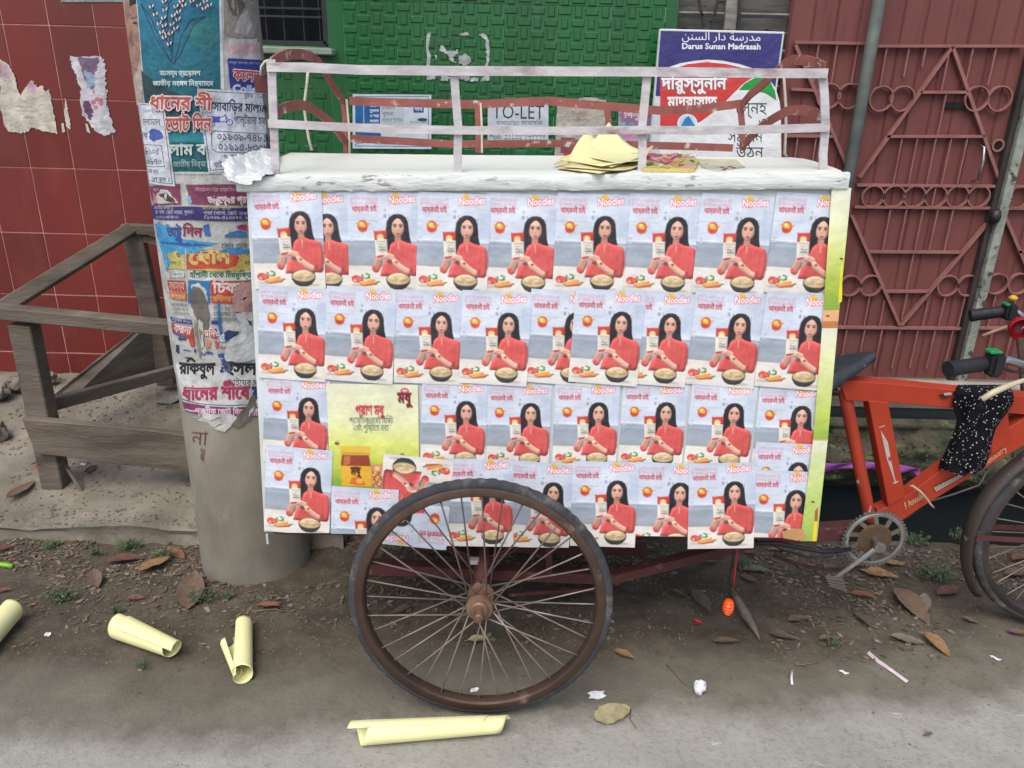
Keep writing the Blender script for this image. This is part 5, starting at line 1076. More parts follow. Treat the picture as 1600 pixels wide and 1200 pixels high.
# saddle
M_sad=mat('cracked_black_saddle','2b3238','1c2228',rough=.55,scale=12,bump=.3,bs=60,c3='6f6a66',thr=.62,s3=20)
mb=MB()
def sad(u,v):
    x0,x1=1274,1366; t=u; w=.10*(1-t)**.9+.016; c=atD(x0+(x1-x0)*t,578-22*t,2.11); a=(v-.5)*2
    dz=.014*(1-abs(a)**2.5)-.024*max(0,abs(a)-.72)/.28*(1-t*.7)
    return Vector((c.x,c.y+a*w,c.z+dz+.006*noise.noise(Vector((t*9,a*4,3)))*abs(a)))
mb.grid(sad,22,16); mb.build('saddle',M_sad,cart,smooth=True,solid=.006)
M_spring=mat('rusty_spring','4a2f22','2c1c15',rough=.8,scale=30,bump=.5)
for k,(x,D) in enumerate(((1293,2.06),(1300,2.16))):
    pts=[]; a_=atD(x,575,D); b_=atD(x+4,618,D)
    for i in range(60): t=i/59; c=a_.lerp(b_,t); pts.append(c+Vector((.016*math.cos(t*40),.016*math.sin(t*40),0)))
    mb=MB(); mb.tube(pts,.0032,5); mb.build('saddle_spring',M_spring,cart,smooth=True)
mb=MB(); mb.beam(atD(1288,592,2.1),atD(1322,588,2.1),.03,.03); mb.build('saddle_clamp',M_spring,cart,bevel=.004,jit=.004)
mb=MB(); mb.tube([atD(1318,597,2.105),atD(1313,575,2.105)],.012,10); mb.build('seat_post',M_spring,cart)
# chainring, crank, pedal
M_ring=mat('dusty_steel','7b766e','5f5a53',rough=.5,metal=.5,scale=12,bump=.15,c3='4d3a2e',thr=.6,s3=20)
CC=atD(1366,842,2.035)
RC=.100; mb=MB(); nT=46; prof=[]
n=nT*4; b0=len(mb.v)
for i in range(n):
    t=2*math.pi*i/n; ro=RC*(1.0 if i%4 in(0,1) else .935)
    for r,y in((ro,-.002),(ro,.002),(.078,.002),(.078,-.002)): mb.v.append(CC+Vector((r*math.cos(t),y,r*math.sin(t))))
mb.f=[(i*4+j,i*4+(j+1)%4,((i+1)%n)*4+(j+1)%4,((i+1)%n)*4+j) for i in range(n) for j in range(4)]; mb.mi=[0]*len(mb.f)
cr_=mb.build('chainring',M_ring,cart)
mb=MB(); mb.lathe([(.079,-.003),(.088,-.0045),(.090,-.003)],CC,(0,1,0),48); mb.build('chainring_lip',M_chrome,cr_,smooth=True)
for k in range(10):
    t=2*math.pi*k/10+.2; p=CC+Vector((.03*math.cos(t),0,.03*math.sin(t))); q=CC+Vector((.08*math.cos(t+.25),0,.08*math.sin(t+.25))); mb=MB(); mb.beam(p,q,.004,.013); mb.build('chainring_arm',M_ring,cr_)
mb=MB(); mb.lathe([(0,-.003),(.045,-.004),(.052,-.002),(.052,.003),(0,.003)],CC,(0,1,0),28); mb.build('hub_disc',mat('greasy_brown_steel','5d4a36','48392a',rough=.7,metal=.2,bump=.3,scale=30),cr_)
CE=atD(1303,904,1.99)
mb=MB(); c2=CC+Vector((0,-.035,-.004)); mb.tube([CC,c2+Vector((0,-.004,0))],.011,12); mb.tube([c2,c2.lerp(CE,.5),CE],[.0095,.0075,.0065],8); mb.lathe([(0,-.01),(.017,-.01),(.019,0),(.017,.006)],c2,(0,1,0),18); crk=mb.build('crank',M_chrome,cart,smooth=math.radians(40))
pc=[atD(x,y,1.94) for x,y in((1289,899),(1316,901),(1324,926),(1296,917))]; mb=MB(); mb.prism(pc,Vector((0,.03,-.022))); pd=mb.build('pedal',mat('worn_pedal_rubber','6b6058','4d453f',rough=.85,scale=30,bump=.3),cart,bevel=.002)
for t in (.2,.4,.6,.8):
    mb=MB(); mb.beam(pc[0].lerp(pc[3],t)+Vector((0,-.002,0)),pc[1].lerp(pc[2],t)+Vector((0,-.002,0)),.004,.004); mb.build('pedal_ridge',M_ring,pd)
rodw('pedal_axle',[(1303,904),(1306,908)],[1.99,1.95],.006,M_chrome)
# chain run to the left, as one sagging band
mb=MB(); pts=[atD(1358+(-150)*t,886-18*t+12*math.sin(math.pi*t)-(1-t)**2*2,2.05+.03*t) for t in[i/20 for i in range(21)]]; mb.ribbon(pts,.010,.006); mb.build('chain',M_spring,cart)
rodw('brake_cable',[(1150,853),(1180,848),(1215,849),(1250,856),(1285,862),(1330,858)],2.0,.0065,M_cab); rodw('brake_cable',[(1190,845),(1225,860),(1262,871),(1300,868),(1322,858)],2.0,.003,M_cab)
rodw('brake_cable',[(1415,782),(1450,784),(1490,772),(1530,758),(1543,735)],[2.14]*5,.003,mat('grey_cable','6a6560',rough=.6)); rodw('brake_cable',[(1395,815),(1420,808),(1440,795)],[2.12]*3,.0022,M_cab)
# front wheel with mudguard
FWC=atD(1695,835,2.10)
w3=wheel('front_wheel',.345,.019,36,M_tyre,M_rimc,.06,tread=False); w3.parent=cart; w3.location=FWC-cart.location
mb=MB()
def guard(u,v):
    a=math.radians(62+128+ (-128-10)*(1-u)+18); a=math.radians(48+ (218-48)*u); b=(v-.5)*2; r=.378-.018*b*b
    return FWC+Vector((r*math.cos(a),.030*b,r*math.sin(a)))
mb.grid(guard,60,8); mb.build('mudguard',mat('dull_brown_mudguard','4a413d','352e2b',rough=.5,metal=.2,scale=6,bump=.15,c3='7d746c',thr=.6),cart,smooth=True,solid=.0015)
for s_ in(-.034,.034): mb=MB(); mb.beam(FWC+Vector((-.36,s_,.0)),FWC+Vector((0,s_*1.2,-.01)),.005,.016); mb.build('mudguard_stay',M_rust,cart)
HT=atD(1652,612,2.105); HB=HT+Vector((.035,0,-.19))
mb=MB(); mb.tube([HT,HB],.024,16); mb.build('head_tube',M_or,cart,smooth=math.radians(50))
for s_ in(-.055,.055): mb=MB(); mb.tube([HB+Vector((0,0,-.01)),HB+Vector((.004,s_,-.02)),FWC+Vector((-.02,s_,.1)),FWC+Vector((0,s_,0))],.011,8); mb.build('fork_blade',M_rust,cart,smooth=True)
mb=MB(); mb.tube([HT+Vector((0,0,0)),HT+Vector((-.012,0,.10))],.013,10); mb.build('handlebar_stem',M_chrome,cart,smooth=True)
SH=HT+Vector((-.012,0,.095))
A_n=[atD(1546,567,1.83),atD(1572,562,1.84),atD(1598,570,1.88),atD(1625,585,1.98)]; A_f=[atD(1572,486,2.42),atD(1592,489,2.40),atD(1612,505,2.35),atD(1632,530,2.25)]
mb=MB(); mb.tube([A_n[0]]+A_n[1:]+[SH]+A_f[::-1],.011,12); hb=mb.build('handlebar',M_chrome,cart,smooth=True)
M_grip=mat('black_rubber_grip','17181b','101113',rough=.65,scale=30,bump=.4,bs=120)
for a_,b_,r in((atD(1481,577,1.80),A_n[0],.0185),(atD(1516,493,2.44),A_f[0],.019)):
    mb=MB(); pts=[a_.lerp(b_,t/12) for t in range(13)]; mb.tube(pts,[r*1.12,r*1.12]+[r*(1+.04*(i%2)) for i in range(9)]+[r*.95,r*.95],14); mb.build('grip',M_grip,cart,smooth=math.radians(60))
M_grn=mat('green_plastic','0f8a4c','0c7a42',rough=.4,bump=0)
for (x,y,D,w,h,gx_,gy_) in((1553,568,1.82,.034,.062,1553,549),(1576,486,2.41,.034,.055,1576,475)):
    c=atD(x,y,D); mb=MB(); mb.box(c,(w,.05,h)); mb.build('brake_lever_housing',M_grip,cart,bevel=.008,seg=2); g_=atD(gx_,gy_,D); mb=MB(); mb.box(g_,(.03,.03,.008)); mb.build('switch_button',M_grn,cart,bevel=.002)
mb=MB(); mb.lathe([(0,0),(.012,.004),(.014,.012),(.006,.018),(0,.02)],atD(1582,470,2.42),(0,0,1),14); mb.build('horn_button',mat('yellow_plastic','c9a52a',rough=.5,bump=0),cart,smooth=True)
M_lev=mat('cream_lever','c4bb9c','a89e80',rough=.5)
rodw('brake_lever',[(1534,624),(1552,613),(1572,604),(1600,594),(1628,590)],[1.80,1.80,1.81,1.86,1.98],[.0075,.008,.008,.006,.006],M_lev); rodw('brake_lever',[(1535,525),(1555,517),(1572,511),(1600,505)],[2.38]*4,.006,mat('tan_lever','9a7a64',rough=.6))
rodw('brake_cable',[(1562,572),(1580,580),(1600,582),(1630,586)],[1.82,1.83,1.88,1.98],.004,M_cab)
# red headlamp
c=atD(1594,512,2.30); mb=MB(); mb.lathe([(0,-.03),(.018,-.028),(.030,-.018),(.034,0),(.036,.02),(.033,.024)],c,(-.2,-.75,0),20); lamp=mb.build('headlamp',mat('red_plastic','a01820','8a1018',rough=.35,bump=0),cart,smooth=True)
mb=MB(); mb.prism([c+Vector(v) for v in((-.02,-.034,.006),(.002,-.036,.034),(.016,-.034,.034),(.0,-.036,.014))],(0,.004,0)); mb.build('reflector',M_chrome,lamp)
mb=MB(); mb.tube([atD(1594,530,2.27),atD(1598,575,2.2),atD(1604,640,2.16)],.012,8); mb.build('lamp_bracket',M_spring,cart)
# hanging wires with orange plug
rodw('hanging_wire',[(1148,848),(1146,870),(1140,900),(1141,925),(1143,944)],1.86,.0028,M_cab); rodw('hanging_wire',[(1153,848),(1151,870),(1148,895),(1146,920)],1.862,.0026,mat('red_wire','a8242c',rough=.5,bump=0))
c=atD(1138,948,1.85); mb=MB(); mb.lathe([(0,.024),(.010,.022),(.014,.016),(.012,.012),(.016,.008),(.014,.003),(.017,-.002),(.014,-.007),(.016,-.011),(.009,-.018),(.011,-.022),(0,-.024)],c,(0,0,1),12); mb.build('orange_plug',mat('bright_orange_plastic','f0561a','e04a12',rough=.4,bump=0),cart,smooth=math.radians(30))
# ============================================================ THINGS ON AND AROUND THE CART
# polka dot cloth
def dots():
    M_=bpy.data.materials.new('black_polka_dot_cloth'); M_.use_nodes=True; t=M_.node_tree; N=t.nodes; L=t.links; b=N['Principled BSDF']
    g=N.new('ShaderNodeNewGeometry'); v=N.new('ShaderNodeTexVoronoi'); v.inputs['Scale'].default_value=105; L.new(g.outputs['Position'],v.inputs['Vector'])
    m=N.new('ShaderNodeMath'); m.operation='LESS_THAN'; m.inputs[1].default_value=.21; L.new(v.outputs['Distance'],m.inputs[0])
    x=N.new('ShaderNodeMix'); x.data_type='RGBA'; x.inputs[6].default_value=(.008,.008,.011,1); x.inputs[7].default_value=lin('c9c5c0'); L.new(m.outputs[0],x.inputs[0]); L.new(x.outputs[2],b.inputs['Base Color']); b.inputs['Roughness'].default_value=.95; b.inputs['Specular IOR Level'].default_value=.1; return M_
rows=[(601,1497,1576),(612,1490,1583),(628,1488,1585),(642,1490,1577),(655,1495,1566),(670,1492,1556),(690,1484,1550),(708,1475,1546),(722,1468,1543),(733,1466,1536),(741,1502,1524)]
def cl(u,v):
    f=v*(len(rows)-1); k=min(len(rows)-2,int(f)); t=f-k; y,a,b=[rows[k][i]*(1-t)+rows[k+1][i]*t for i in range(3)]
    ang=u*2*math.pi; cx=(a+b)/2; x=cx-(b-a)/2*math.cos(ang); front=math.sin(ang)
    fold=.010*math.sin(u*34+v*3)*(.3+v)+.010*noise.noise(Vector((u*7,v*5,2)))
    D=2.075-.045*front-fold if front>0 else 2.13-.02*front
    if v<.12: D=2.105+(D-2.105)*(v/.12)**.5
    y+=6*noise.noise(Vector((u*9,4,1)))*(v>.9)
    return atD(x,y,D)
mb=MB(); mb.grid(cl,90,36); o=mb.build('cloth',dots(),smooth=True,loc=atD(1530,670,2.08)); tag(o,'black cloth with white polka dots draped over the orange frame','cloth')
# white plastic sheet at the left corner of the top
M_pl=mat('crumpled_white_plastic','cdd1d0','bcc2c4',rough=.35,scale=8,bump=.5,bs=22,dist=.015,spec=.6)
U=[(358,266,2.04),(374,255,2.10),(392,245,2.22),(412,240,2.33),(438,238,2.42)]; Lw=[(350,281,1.97),(360,293,1.93),(380,296,1.925),(402,290,1.93),(428,280,1.94)]
def pls(u,v):
    f=u*4; k=min(3,int(f)); t=f-k; a=atD(*[U[k][i]*(1-t)+U[k+1][i]*t for i in range(3)]); b=atD(*[Lw[k][i]*(1-t)+Lw[k+1][i]*t for i in range(3)])
    p=a.lerp(b,v); n_=noise.fractal(Vector((u*4,v*4,1)),.7,2,4); e=math.sin(math.pi*u)*.5+.5
    return p+Vector((-.01*n_,-.012*n_,.012+.010*n_+.022*math.sin(math.pi*min(1,v*1.2))*(1-u*.75)))
mb=MB(); mb.grid(pls,40,30); o=mb.build('plastic_sheet',M_pl,smooth=True,solid=.001,loc=atD(390,265,2.1)); tag(o,'crumpled white plastic sheet draped over the left corner of the cart top','plastic sheet')
# yellow papers
M_yel=mat('pale_yellow_paper','e0dca6','d8d49a',rough=.7,scale=3,bump=.35,bs=14)
M_crm=mat('cream_paper','d3c79a','c4b686',rough=.7,scale=3)
def onslab(px,py): 
    q=sl_(px,py); return q
def sheet(nm,corners,curl,m,label,h0,grp='yellow sheets piled on the cart top',n=10):
    C=[onslab(*c[:2])+Vector((0,0,h0+(c[2] if len(c)>2 else 0))) for c in corners]
    def f(u,v):
        p=C[0].lerp(C[1],u).lerp(C[3].lerp(C[2],u),v); return p+Vector((0,0,curl(u,v)))
    mb=MB(); mb.grid(f,n,n); c=sum(C,Vector())/4; o=mb.build(nm,m,smooth=True,solid=.0006,loc=c); return tag(o,label,'paper',grp)
# front-left, front-right, back-right, back-left ; extra number lifts that corner
base=[((868,266),(936,275),(1000,262),(905,254)),((864,262),(950,273),(1002,258),(900,252)),((880,268),(960,274),(1008,262),(915,252)),((870,258),(955,270),(1012,256,.012),(905,250,.01)),((885,262),(940,271),(1015,262),(950,250))]
for k,c in enumerate(base):
    sheet('paper_sheet',c,lambda u,v,k=k:.006*math.sin(3*u+k)*math.sin(math.pi*v)+.004,M_crm if k<3 else M_yel,('lowest brown-tinted sheet of the paper pile on the cart top','second sheet up in the yellow paper pile, edge frayed','middle cream sheet of the paper pile on the cart top','fourth sheet up in the pile, corners lifting','fifth sheet up in the pile, just under the peaked sheets')[k],.002+.0028*k)
sheet('paper_sheet',((886,262),(958,266),(962,256),(918,248,.058)),lambda u,v:.012*math.sin(math.pi*v)*(1-u)-.006*math.sin(math.pi*u),M_yel,'yellow sheet whose left corner rises in the smaller peak',.018)
sheet('paper_sheet',((900,258,.006),(968,268),(1006,252,.008),(948,248,.078)),lambda u,v:-.016*math.sin(math.pi*u)*v-.006*math.sin(math.pi*v),M_yel,'topmost yellow sheet with its back corner curled up highest',.020,n=14)
sheet('paper_sheet',((985,262),(1003,262),(1018,252,.03),(1000,250,.01)),lambda u,v:0,M_crm,'narrow cream sheet standing up at the right end of the pile',.012)
# magazines with a flower print
mg=[onslab(x,y) for x,y in((1003,269),(1084,270),(1092,256),(1078,246),(1012,246))]
mag=root('magazine_stack',sum(mg,Vector())/5,'thin stack of glossy sheets with pink flowers beside the yellow papers','magazine')
mb=MB(); mb.prism([p+SN*.001 for p in mg],SN*.009); mb.build('pages',mat('page_edges','c9b86a','b5a458',rough=.7,scale=60),mag)
mN=Vector((0,0,0)); 
A=Art(lambda x,y:(lambda p:(p.x,p.y))(sl_(x,y)),.00004)
A.poly([(1004,268.5),(1083,269.5),(1091,256),(1077,246.5),(1013,246.5)],'c4b87a'); rn=random.Random(9)
for k in range(46):
    x=1008+rn.random()*76; y=248+rn.random()*20
    c=('b8466a','c9607f','a83a50','d999a8','e8d8d8','5a7a3a','c9a84a')[rn.choice([0,0,1,1,2,2,3,4,5,6] if x<1045 else [0,3,4,5,6,6,1])]
    A.ell(min(1084,x),y,4+rn.random()*6,1+rn.random()*2,c,8,rot=rn.uniform(-.6,.6)); A.l-=0
me=A.mesh('cover',lambda x,y,h:Vector((x,y,slz(x,y)))+SN*(.0105+h),crop=None); art_obj('cover',me,PRT,mag)
A=Art(lambda x,y:(lambda p:(p.x,p.y))(sl_(x,y)),.00004); A.poly([(1085,248),(1150,250),(1165,262),(1120,268),(1096,262)],'d8d3b8')
for x,y in((1128,262),(1134,264),(1140,261),(1146,263),(1131,266)): A.ell(x,y,4,.9,'9a3a40',8)
for x,y in((1092,256),(1098,259),(1104,257)): A.ell(x,y,4,.7,'8a8a7a',8)
me=A.mesh('stuck_label',lambda x,y,h:Vector((x,y,slz(x,y)))+SN*(.0012+h)); art_obj('stuck_label',me,PRT2,cart)
# ============================================================ GROUND LITTER AND PLANTS
def gp_(px,py,up=0):
    d=ray(px,py); D=1.5
    for _ in range(25):
        p=CAM+d*(D/d.y); z=ledge_z(p.x,p.y); D=(z-H)/d.z*d.y
    p=CAM+d*(D/d.y); return Vector((p.x,p.y,ledge_z(p.x,p.y)+up))
def ledge_z(x,y):
    if y<2.47 or x>XL: return gz(x,y) if y<2.6 else -.03
    v=.12+.88*(y-2.47)/(3.66-2.47); u=(x+4.2)/(XL+4.2); return ledge(max(0,min(1,u)),min(1,v))[2]
# rolled sheets of yellow paper
def roll(p0,p1,r0,r1,turns,slant,label,start=0,fl=0):
    p0=Vector(p0);p1=Vector(p1);ax=p1-p0;Ln=ax.length;ax.normalize();upv=Vector((0,0,1));sd=ax.cross(upv).normalized();upv=sd.cross(ax)
    def f(u,v):
        a=start+v*turns*2*math.pi; s=u*Ln+slant*(v-.5)*(Ln*.5); t=max(0,min(1,s/Ln)); r=(r0+(r1-r0)*t)*(1-.10*v)
        if fl and v>.8: r*=1+fl*(v-.8)*5
        return p0+ax*s+sd*(r*math.cos(a))+upv*(r*math.sin(a)+max(r0,r1)*.98)
    mb=MB(); mb.grid(f,24,56); c=(p0+p1)/2; o=mb.build('rolled_paper',M_yel,smooth=True,solid=.0007,loc=c); return tag(o,label,'paper roll','yellow paper rolls dropped on the ground')
roll(gp_(566,1160),gp_(778,1146),.032,.024,1.35,.40,'longest yellow paper roll, lying in front of the big wheel',start=1.2)
roll(gp_(192,996),gp_(272,1030),.040,.028,1.25,-.42,'yellow paper roll lying aslant between the left edge and the pole',start=.6)
roll(gp_(383,986),gp_(381,1066),.026,.029,1.2,.30,'upright-pointing yellow paper roll with a loose flap, beside the pole foot',start=-.4)
roll(gp_(356,1012),gp_(372,1062),.022,.014,.8,.0,'small yellow paper cone tucked against the roll by the pole foot',start=2.6)
roll(gp_(20,972),gp_(-34,1034),.036,.038,1.3,.45,'yellow paper roll cut off by the left edge of the photo',start=.9)
# leaves
LC={'brown':('5b4a3d','6b5848'),'tan':('8a6c4a','77593a'),'grey':('6b6056','7a6e62'),'red':('69443a','573a32'),'orange':('80593f','6b4a36'),'yellow':('a39a74','8a8160'),'darkgrey':('4f463f','5b524a'),'green':('5d6850','6a7359')}
LM={k:mat('fallen_leaf_'+k,v[0],v[1],rough=.85,scale=45,bump=.7,bs=60,c3='352a22',thr=.6,s3=50,w3=.1,rand=.15) for k,v in LC.items()}
def leafmesh(L,Wd,curl,seed,m,nm='fallen_leaf',shape=0):
    rn=random.Random(seed); nu,nv=14,6; mb=MB(); ph=rn.uniform(0,6)
    def f(u,v):
        if shape: u=.02+.96*u
        w=Wd/2*(math.sin(math.pi*min(1,u*1.02))**(.75 if shape==0 else .5))*(1.15-.4*u); b=(v-.5)*2
        jag=1+.12*noise.noise(Vector((u*(14 if shape else 9),b*2,seed)))*(4 if shape else 1.3)
        return Vector(((u-.5)*L,b*w*jag,abs(b)**1.3*w*curl+L*.10*math.sin(u*3.1+ph)*curl+.004*noise.noise(Vector((u*5,b*3,seed)))+.002))
    mb.grid(f,nu,nv)
    b=len(mb.v); mb.tube([(-.5*L,0,.003+0),(-.5*L-.12*L,.01*L,.002)],.0009,4)
    return mb
def leaf_at(px,py,Lp,ang,col,label,ratio=.42,curl=.35,shape=0,cat='leaf',grp='fallen leaves on the dirt',up=.004):
    p=gp_(px,py); q=gp_(px+Lp/2*math.cos(ang),py-Lp/2*math.sin(ang)); r_=gp_(px-Lp/2*math.cos(ang),py+Lp/2*math.sin(ang)); d=q-r_; L=Vector((d.x,d.y,0)).length
    mb=leafmesh(L,L*ratio,curl,int(px*3+py),LM[col],shape=shape); o=mb.build('fallen_leaf',LM[col],smooth=True,solid=0)
    o.location=p+Vector((0,0,up+L*.07)); o.rotation_euler=(random.uniform(-.12,.12),random.uniform(-.08,.08),math.atan2(d.y,d.x)); return tag(o,label,cat,grp)
for a in [
(197,880,62,.15,'red','broad dull red leaf lying left of the tan leaves by the kerb'),(243,886,56,.45,'tan','long curled tan leaf pointing up towards the pole'),(275,869,34,-.5,'orange','orange-brown leaf touching the end of the long tan leaf'),
(150,908,26,1.9,'brown','small triangular red-brown leaf standing on the dirt left'),(213,938,28,.05,'red','small rusty leaf above the aslant yellow roll',),(300,928,56,1.35,'brown','slim brown leaf propped upright left of the pole foot'),(420,950,40,-.15,'orange','oval orange-brown leaf right of the pole foot'),
(6,861,40,.3,'red','reddish leaf cut by the left edge below the kerb'),(6,926,26,.2,'red','brown leaf cut by the left edge above the paper roll'),(52,948,16,.5,'tan','tiny tan leaf beside the leftmost paper roll'),(35,770,55,.75,'brown','long brown leaf lying on the ledge at far left'),(143,736,24,.7,'brown','short brown leaf on the ledge under the front board'),
(1398,884,38,.05,'tan','tan leaf just below the chainring'),(1372,901,62,-.25,'tan','pale tan leaf right of the pedal'),(1340,889,32,-.4,'grey','grey leaf between the crank and chainring bottom'),(1348,934,40,-.25,'orange','brown leaf below and right of the pedal'),(1423,954,76,-.75,'brown','largest brown leaf, aslant in the middle of the right dirt'),(1443,946,26,1.5,'grey','short grey-brown leaf standing against the largest leaf'),
(1482,928,40,.35,'red','curled dark red leaf right of the weed tuft'),(1536,904,42,-.12,'orange','bright orange-brown leaf near the front tyre'),(1594,876,30,.3,'red','reddish leaf seen through the front wheel'),(1590,899,44,.1,'brown','wide brown leaf seen through the front wheel spokes'),(1248,972,36,.15,'brown','brown leaf with a straight top edge right of the orange plug'),(1346,972,36,-.7,'darkgrey','dark curled leaf below the pedal area'),
(1417,1004,56,-.2,'grey','crinkled beige leaf at the edge of the road right'),(1463,1012,56,-.65,'tan','long twisted tan leaf next to the crinkled beige leaf'),(1517,973,30,-.15,'brown','small brown leaf alone on the right dirt'),(1216,863,28,.0,'tan','tan leaf under the hanging cable'),(1171,866,20,.0,'brown','tiny brown leaf directly under the poster corner'),(1119,871,26,-.1,'darkgrey','dark narrow leaf beneath the sagging poster'),
(1105,880,24,.1,'grey','grey leaf left of the hanging wires'),(1182,896,46,-.1,'green','grey-green leaf right of the hanging wires'),(1170,908,30,-.4,'brown','brown leaf under the grey-green leaf'),(1134,1006,40,-.05,'brown','brown leaf with a pale rim near the road edge centre'),(975,1026,36,-.45,'tan','tan leaf right of the big wheel'),(1057,886,24,.3,'grey','small grey leaf right of the big tyre'),
(1222,998,44,-.3,'darkgrey','large dark leaf pressed into dirt below the straight-topped leaf'),(1095,944,46,-.9,'darkgrey','slim dark leaf left of the orange plug'),(1060,930,30,-.3,'darkgrey','grey-brown leaf between the tyre and orange plug'),(1590,992,36,-.25,'brown','brown leaf with a violet scrap at the right edge'),(747,1003,34,.1,'yellow','olive leaf seen through the lower spokes'),(630,955,30,.4,'brown','brown leaf in the shade behind the left spokes'),(880,930,34,.2,'grey','grey leaf in the shade behind the right spokes'),
(1290,1000,24,.3,'brown','little brown leaf near the road edge below the pedal'),(1255,885,22,-.6,'red','small rust leaf under the cable sag'),(1450,1150,14,.3,'brown','tiny brown leaf on the road at lower right')]:
    leaf_at(*a)
leaf_at(957,1120,58,.25,'yellow','large yellow-green leaf on the road right of the wheel',ratio=.58,shape=1,curl=.12)
# dried twisted leaf under the plug
mb=MB(); mb.tube([gp_(1142,940,.05),gp_(1150,952,.045),gp_(1163,972,.03),gp_(1176,985,.012),gp_(1186,1000,.004)],[.006,.012,.015,.009,.002],8)
tag(mb.build('dried_leaf',LM['grey'],smooth=False,jit=.011,loc=gp_(1165,975)),'twisted dry brown leaf bundle under the orange plug','leaf','fallen leaves on the dirt')
# litter
M_tis=mat('white_tissue','d8dade','c9ccd2',rough=.8,scale=20,bump=.4)
def blob(px,py,r,m,label,nm,cat,st=(1,1,1),up=0):
    p=gp_(px,py); bm=bmesh.new(); bmesh.ops.create_icosphere(bm,subdivisions=3,radius=r)
    for v in bm.verts: n_=noise.noise_vector(v.co*(1.6/r)+p*9); v.co=Vector((v.co.x*st[0],v.co.y*st[1],v.co.z*st[2]))*(1+.35*n_.x)+n_*r*.22
    lo=min(v.co.z for v in bm.verts)
    for v in bm.verts: v.co.z-=lo+.001
    me=bpy.data.meshes.new(nm); bm.to_mesh(me); bm.free(); me.materials.append(m); o=bpy.data.objects.new(nm,me); COL.objects.link(o); o.location=p+Vector((0,0,up)); return tag(o,label,cat)
blob(1092,1082,.021,M_tis,'crumpled white tissue on the road between the wheel and the straw','crumpled_tissue','tissue',(.8,.8,1))
def scrap(px,py,w,h,ang,m,label,nm='paper_scrap',cat='scrap',fold=.3,grp='paper scraps on the ground'):
    p=gp_(px,py); rn=random.Random(int(px+py)); mb=MB(); mb.grid(lambda u,v:((u-.5)*w*(1+.2*math.sin(v*5+px)),(v-.5)*h*(1-.4*abs(u-.5)*2),abs(u-.4)*fold*h+.003*math.sin(u*6)),4,3); o=mb.build(nm,m,smooth=False,solid=.0008); o.location=p+Vector((0,0,.004)); o.rotation_euler=(.3*rn.random(),0,ang); return tag(o,label,cat,grp)
scrap(932,1088,.045,.028,.2,M_tis,'torn white paper scrap just right of the wheel foot')
scrap(741,1080,.024,.016,.6,M_tis,'small white scrap seen through the bottom spokes')
scrap(75,993,.016,.018,.4,M_tis,'tiny white scrap on the dirt between two yellow rolls')
scrap(130,727,.022,.012,.1,M_tis,'white bottle-cap-sized scrap on the ledge under the board')
scrap(1090,975,.022,.030,1.4,mat('magenta_foil','b0203c','98182f',rough=.35),'small magenta wrapper in the middle dirt','sweet_wrapper','wrapper')
scrap(59,731,.018,.024,1.2,mat('red_foil','b8321c',rough=.4),'red wrapper bit beside the left foot of the wooden frame','sweet_wrapper','wrapper')
scrap(1580,990,.022,.014,.4,mat('violet_foil','5a2a8a',rough=.4),'violet wrapper scrap at the right edge','sweet_wrapper','wrapper')
scrap(136,804,.022,.01,.2,mat('pink_scrap','b88a9a',rough=.7),'tiny pink scrap on the ledge')
scrap(1318,1052,.024,.010,-.4,M_tis,'small white scrap near the lower end of the road at right'); scrap(1555,1030,.028,.010,-.5,M_tis,'flat whitish scrap at far right on the road edge')
scrap(265,628,.10,.07,.5,mat('silvery_foil','9a9a96','7d7d7a',rough=.3,metal=.3,bump=.8,bs=30),'silvery crumpled foil on the ledge beside the pole','foil_scrap','foil',fold=.6)
def stick(pts,r,m,label,nm,cat):
    P=[gp_(x,y,r+.003) for x,y in pts]; mb=MB(); mb.tube(P,r,6); return tag(mb.build(nm,m,smooth=True,loc=P[0]),label,cat)
mb=MB(); P=[gp_(x,y,.006) for x,y in((1356,1022),(1372,1036),(1388,1047),(1402,1057),(1417,1068))]; mb.ribbon(P,.011,.002,(0,1,.2)); tag(mb.build('paper_strip',mat('pinkish_white_strip','cdbcc4','b8a5ae',rough=.6),loc=P[0]),'pinkish white paper strip lying aslant on the road at right','paper strip')
stick([(1237,1053),(1236,1062),(1237,1072)],.004,M_tis,'short white stick upright on the road below the tissue','cigarette_end','stub')
stick([(-12,885),(8,887),(21,889)],.009,mat('lime_plastic','6aa81e','8ab83a',rough=.4),'bright green plastic straw at the left edge','plastic_straw','straw')
M_twig=mat('dry_twig','7a6a58','5d4f40',rough=.9)
stick([(1243,1041),(1265,1039),(1280,1034),(1297,1026)],.0016,M_twig,'thin curved pale twig near the road edge right','twig','twig')
stick([(1041,1040),(1055,1055),(1072,1072)],.0022,M_twig,'short straight twig left of the white tissue','twig','twig')
stick([(1075,923),(1090,925),(1103,925)],.003,M_twig,'pale stub of twig left of the orange plug','twig','twig')
stick([(985,1110),(984,1125),(994,1140)],.0016,M_twig,'hair-thin curved twig beside the yellow-green leaf','twig','twig')
stick([(445,958),(430,954),(395,957)],.0025,M_twig,'pale twig behind the oval leaf by the pole','twig','twig')
# stones
M_stone=mat('broken_concrete','7d766b','5f5950',rough=.95,scale=10,bump=.6,bs=30)
for k,(x,y,r,l) in enumerate([(-4,626,.06,'large broken stone at the left edge against the red wall'),(30,612,.05,'fist-sized stone by the left leg of the wooden frame'),(78,600,.045,'small rubble lump under the far rail'),(-6,690,.06,'brown earth-stained stone at the left edge of the ledge'),(130,612,.03,'pebble of rubble at the foot of the red wall')]):
    o=blob(x,y,r,M_stone,l,'rubble_stone','stone',(1,.8,.7)); o['group']='rubble stones along the red wall'
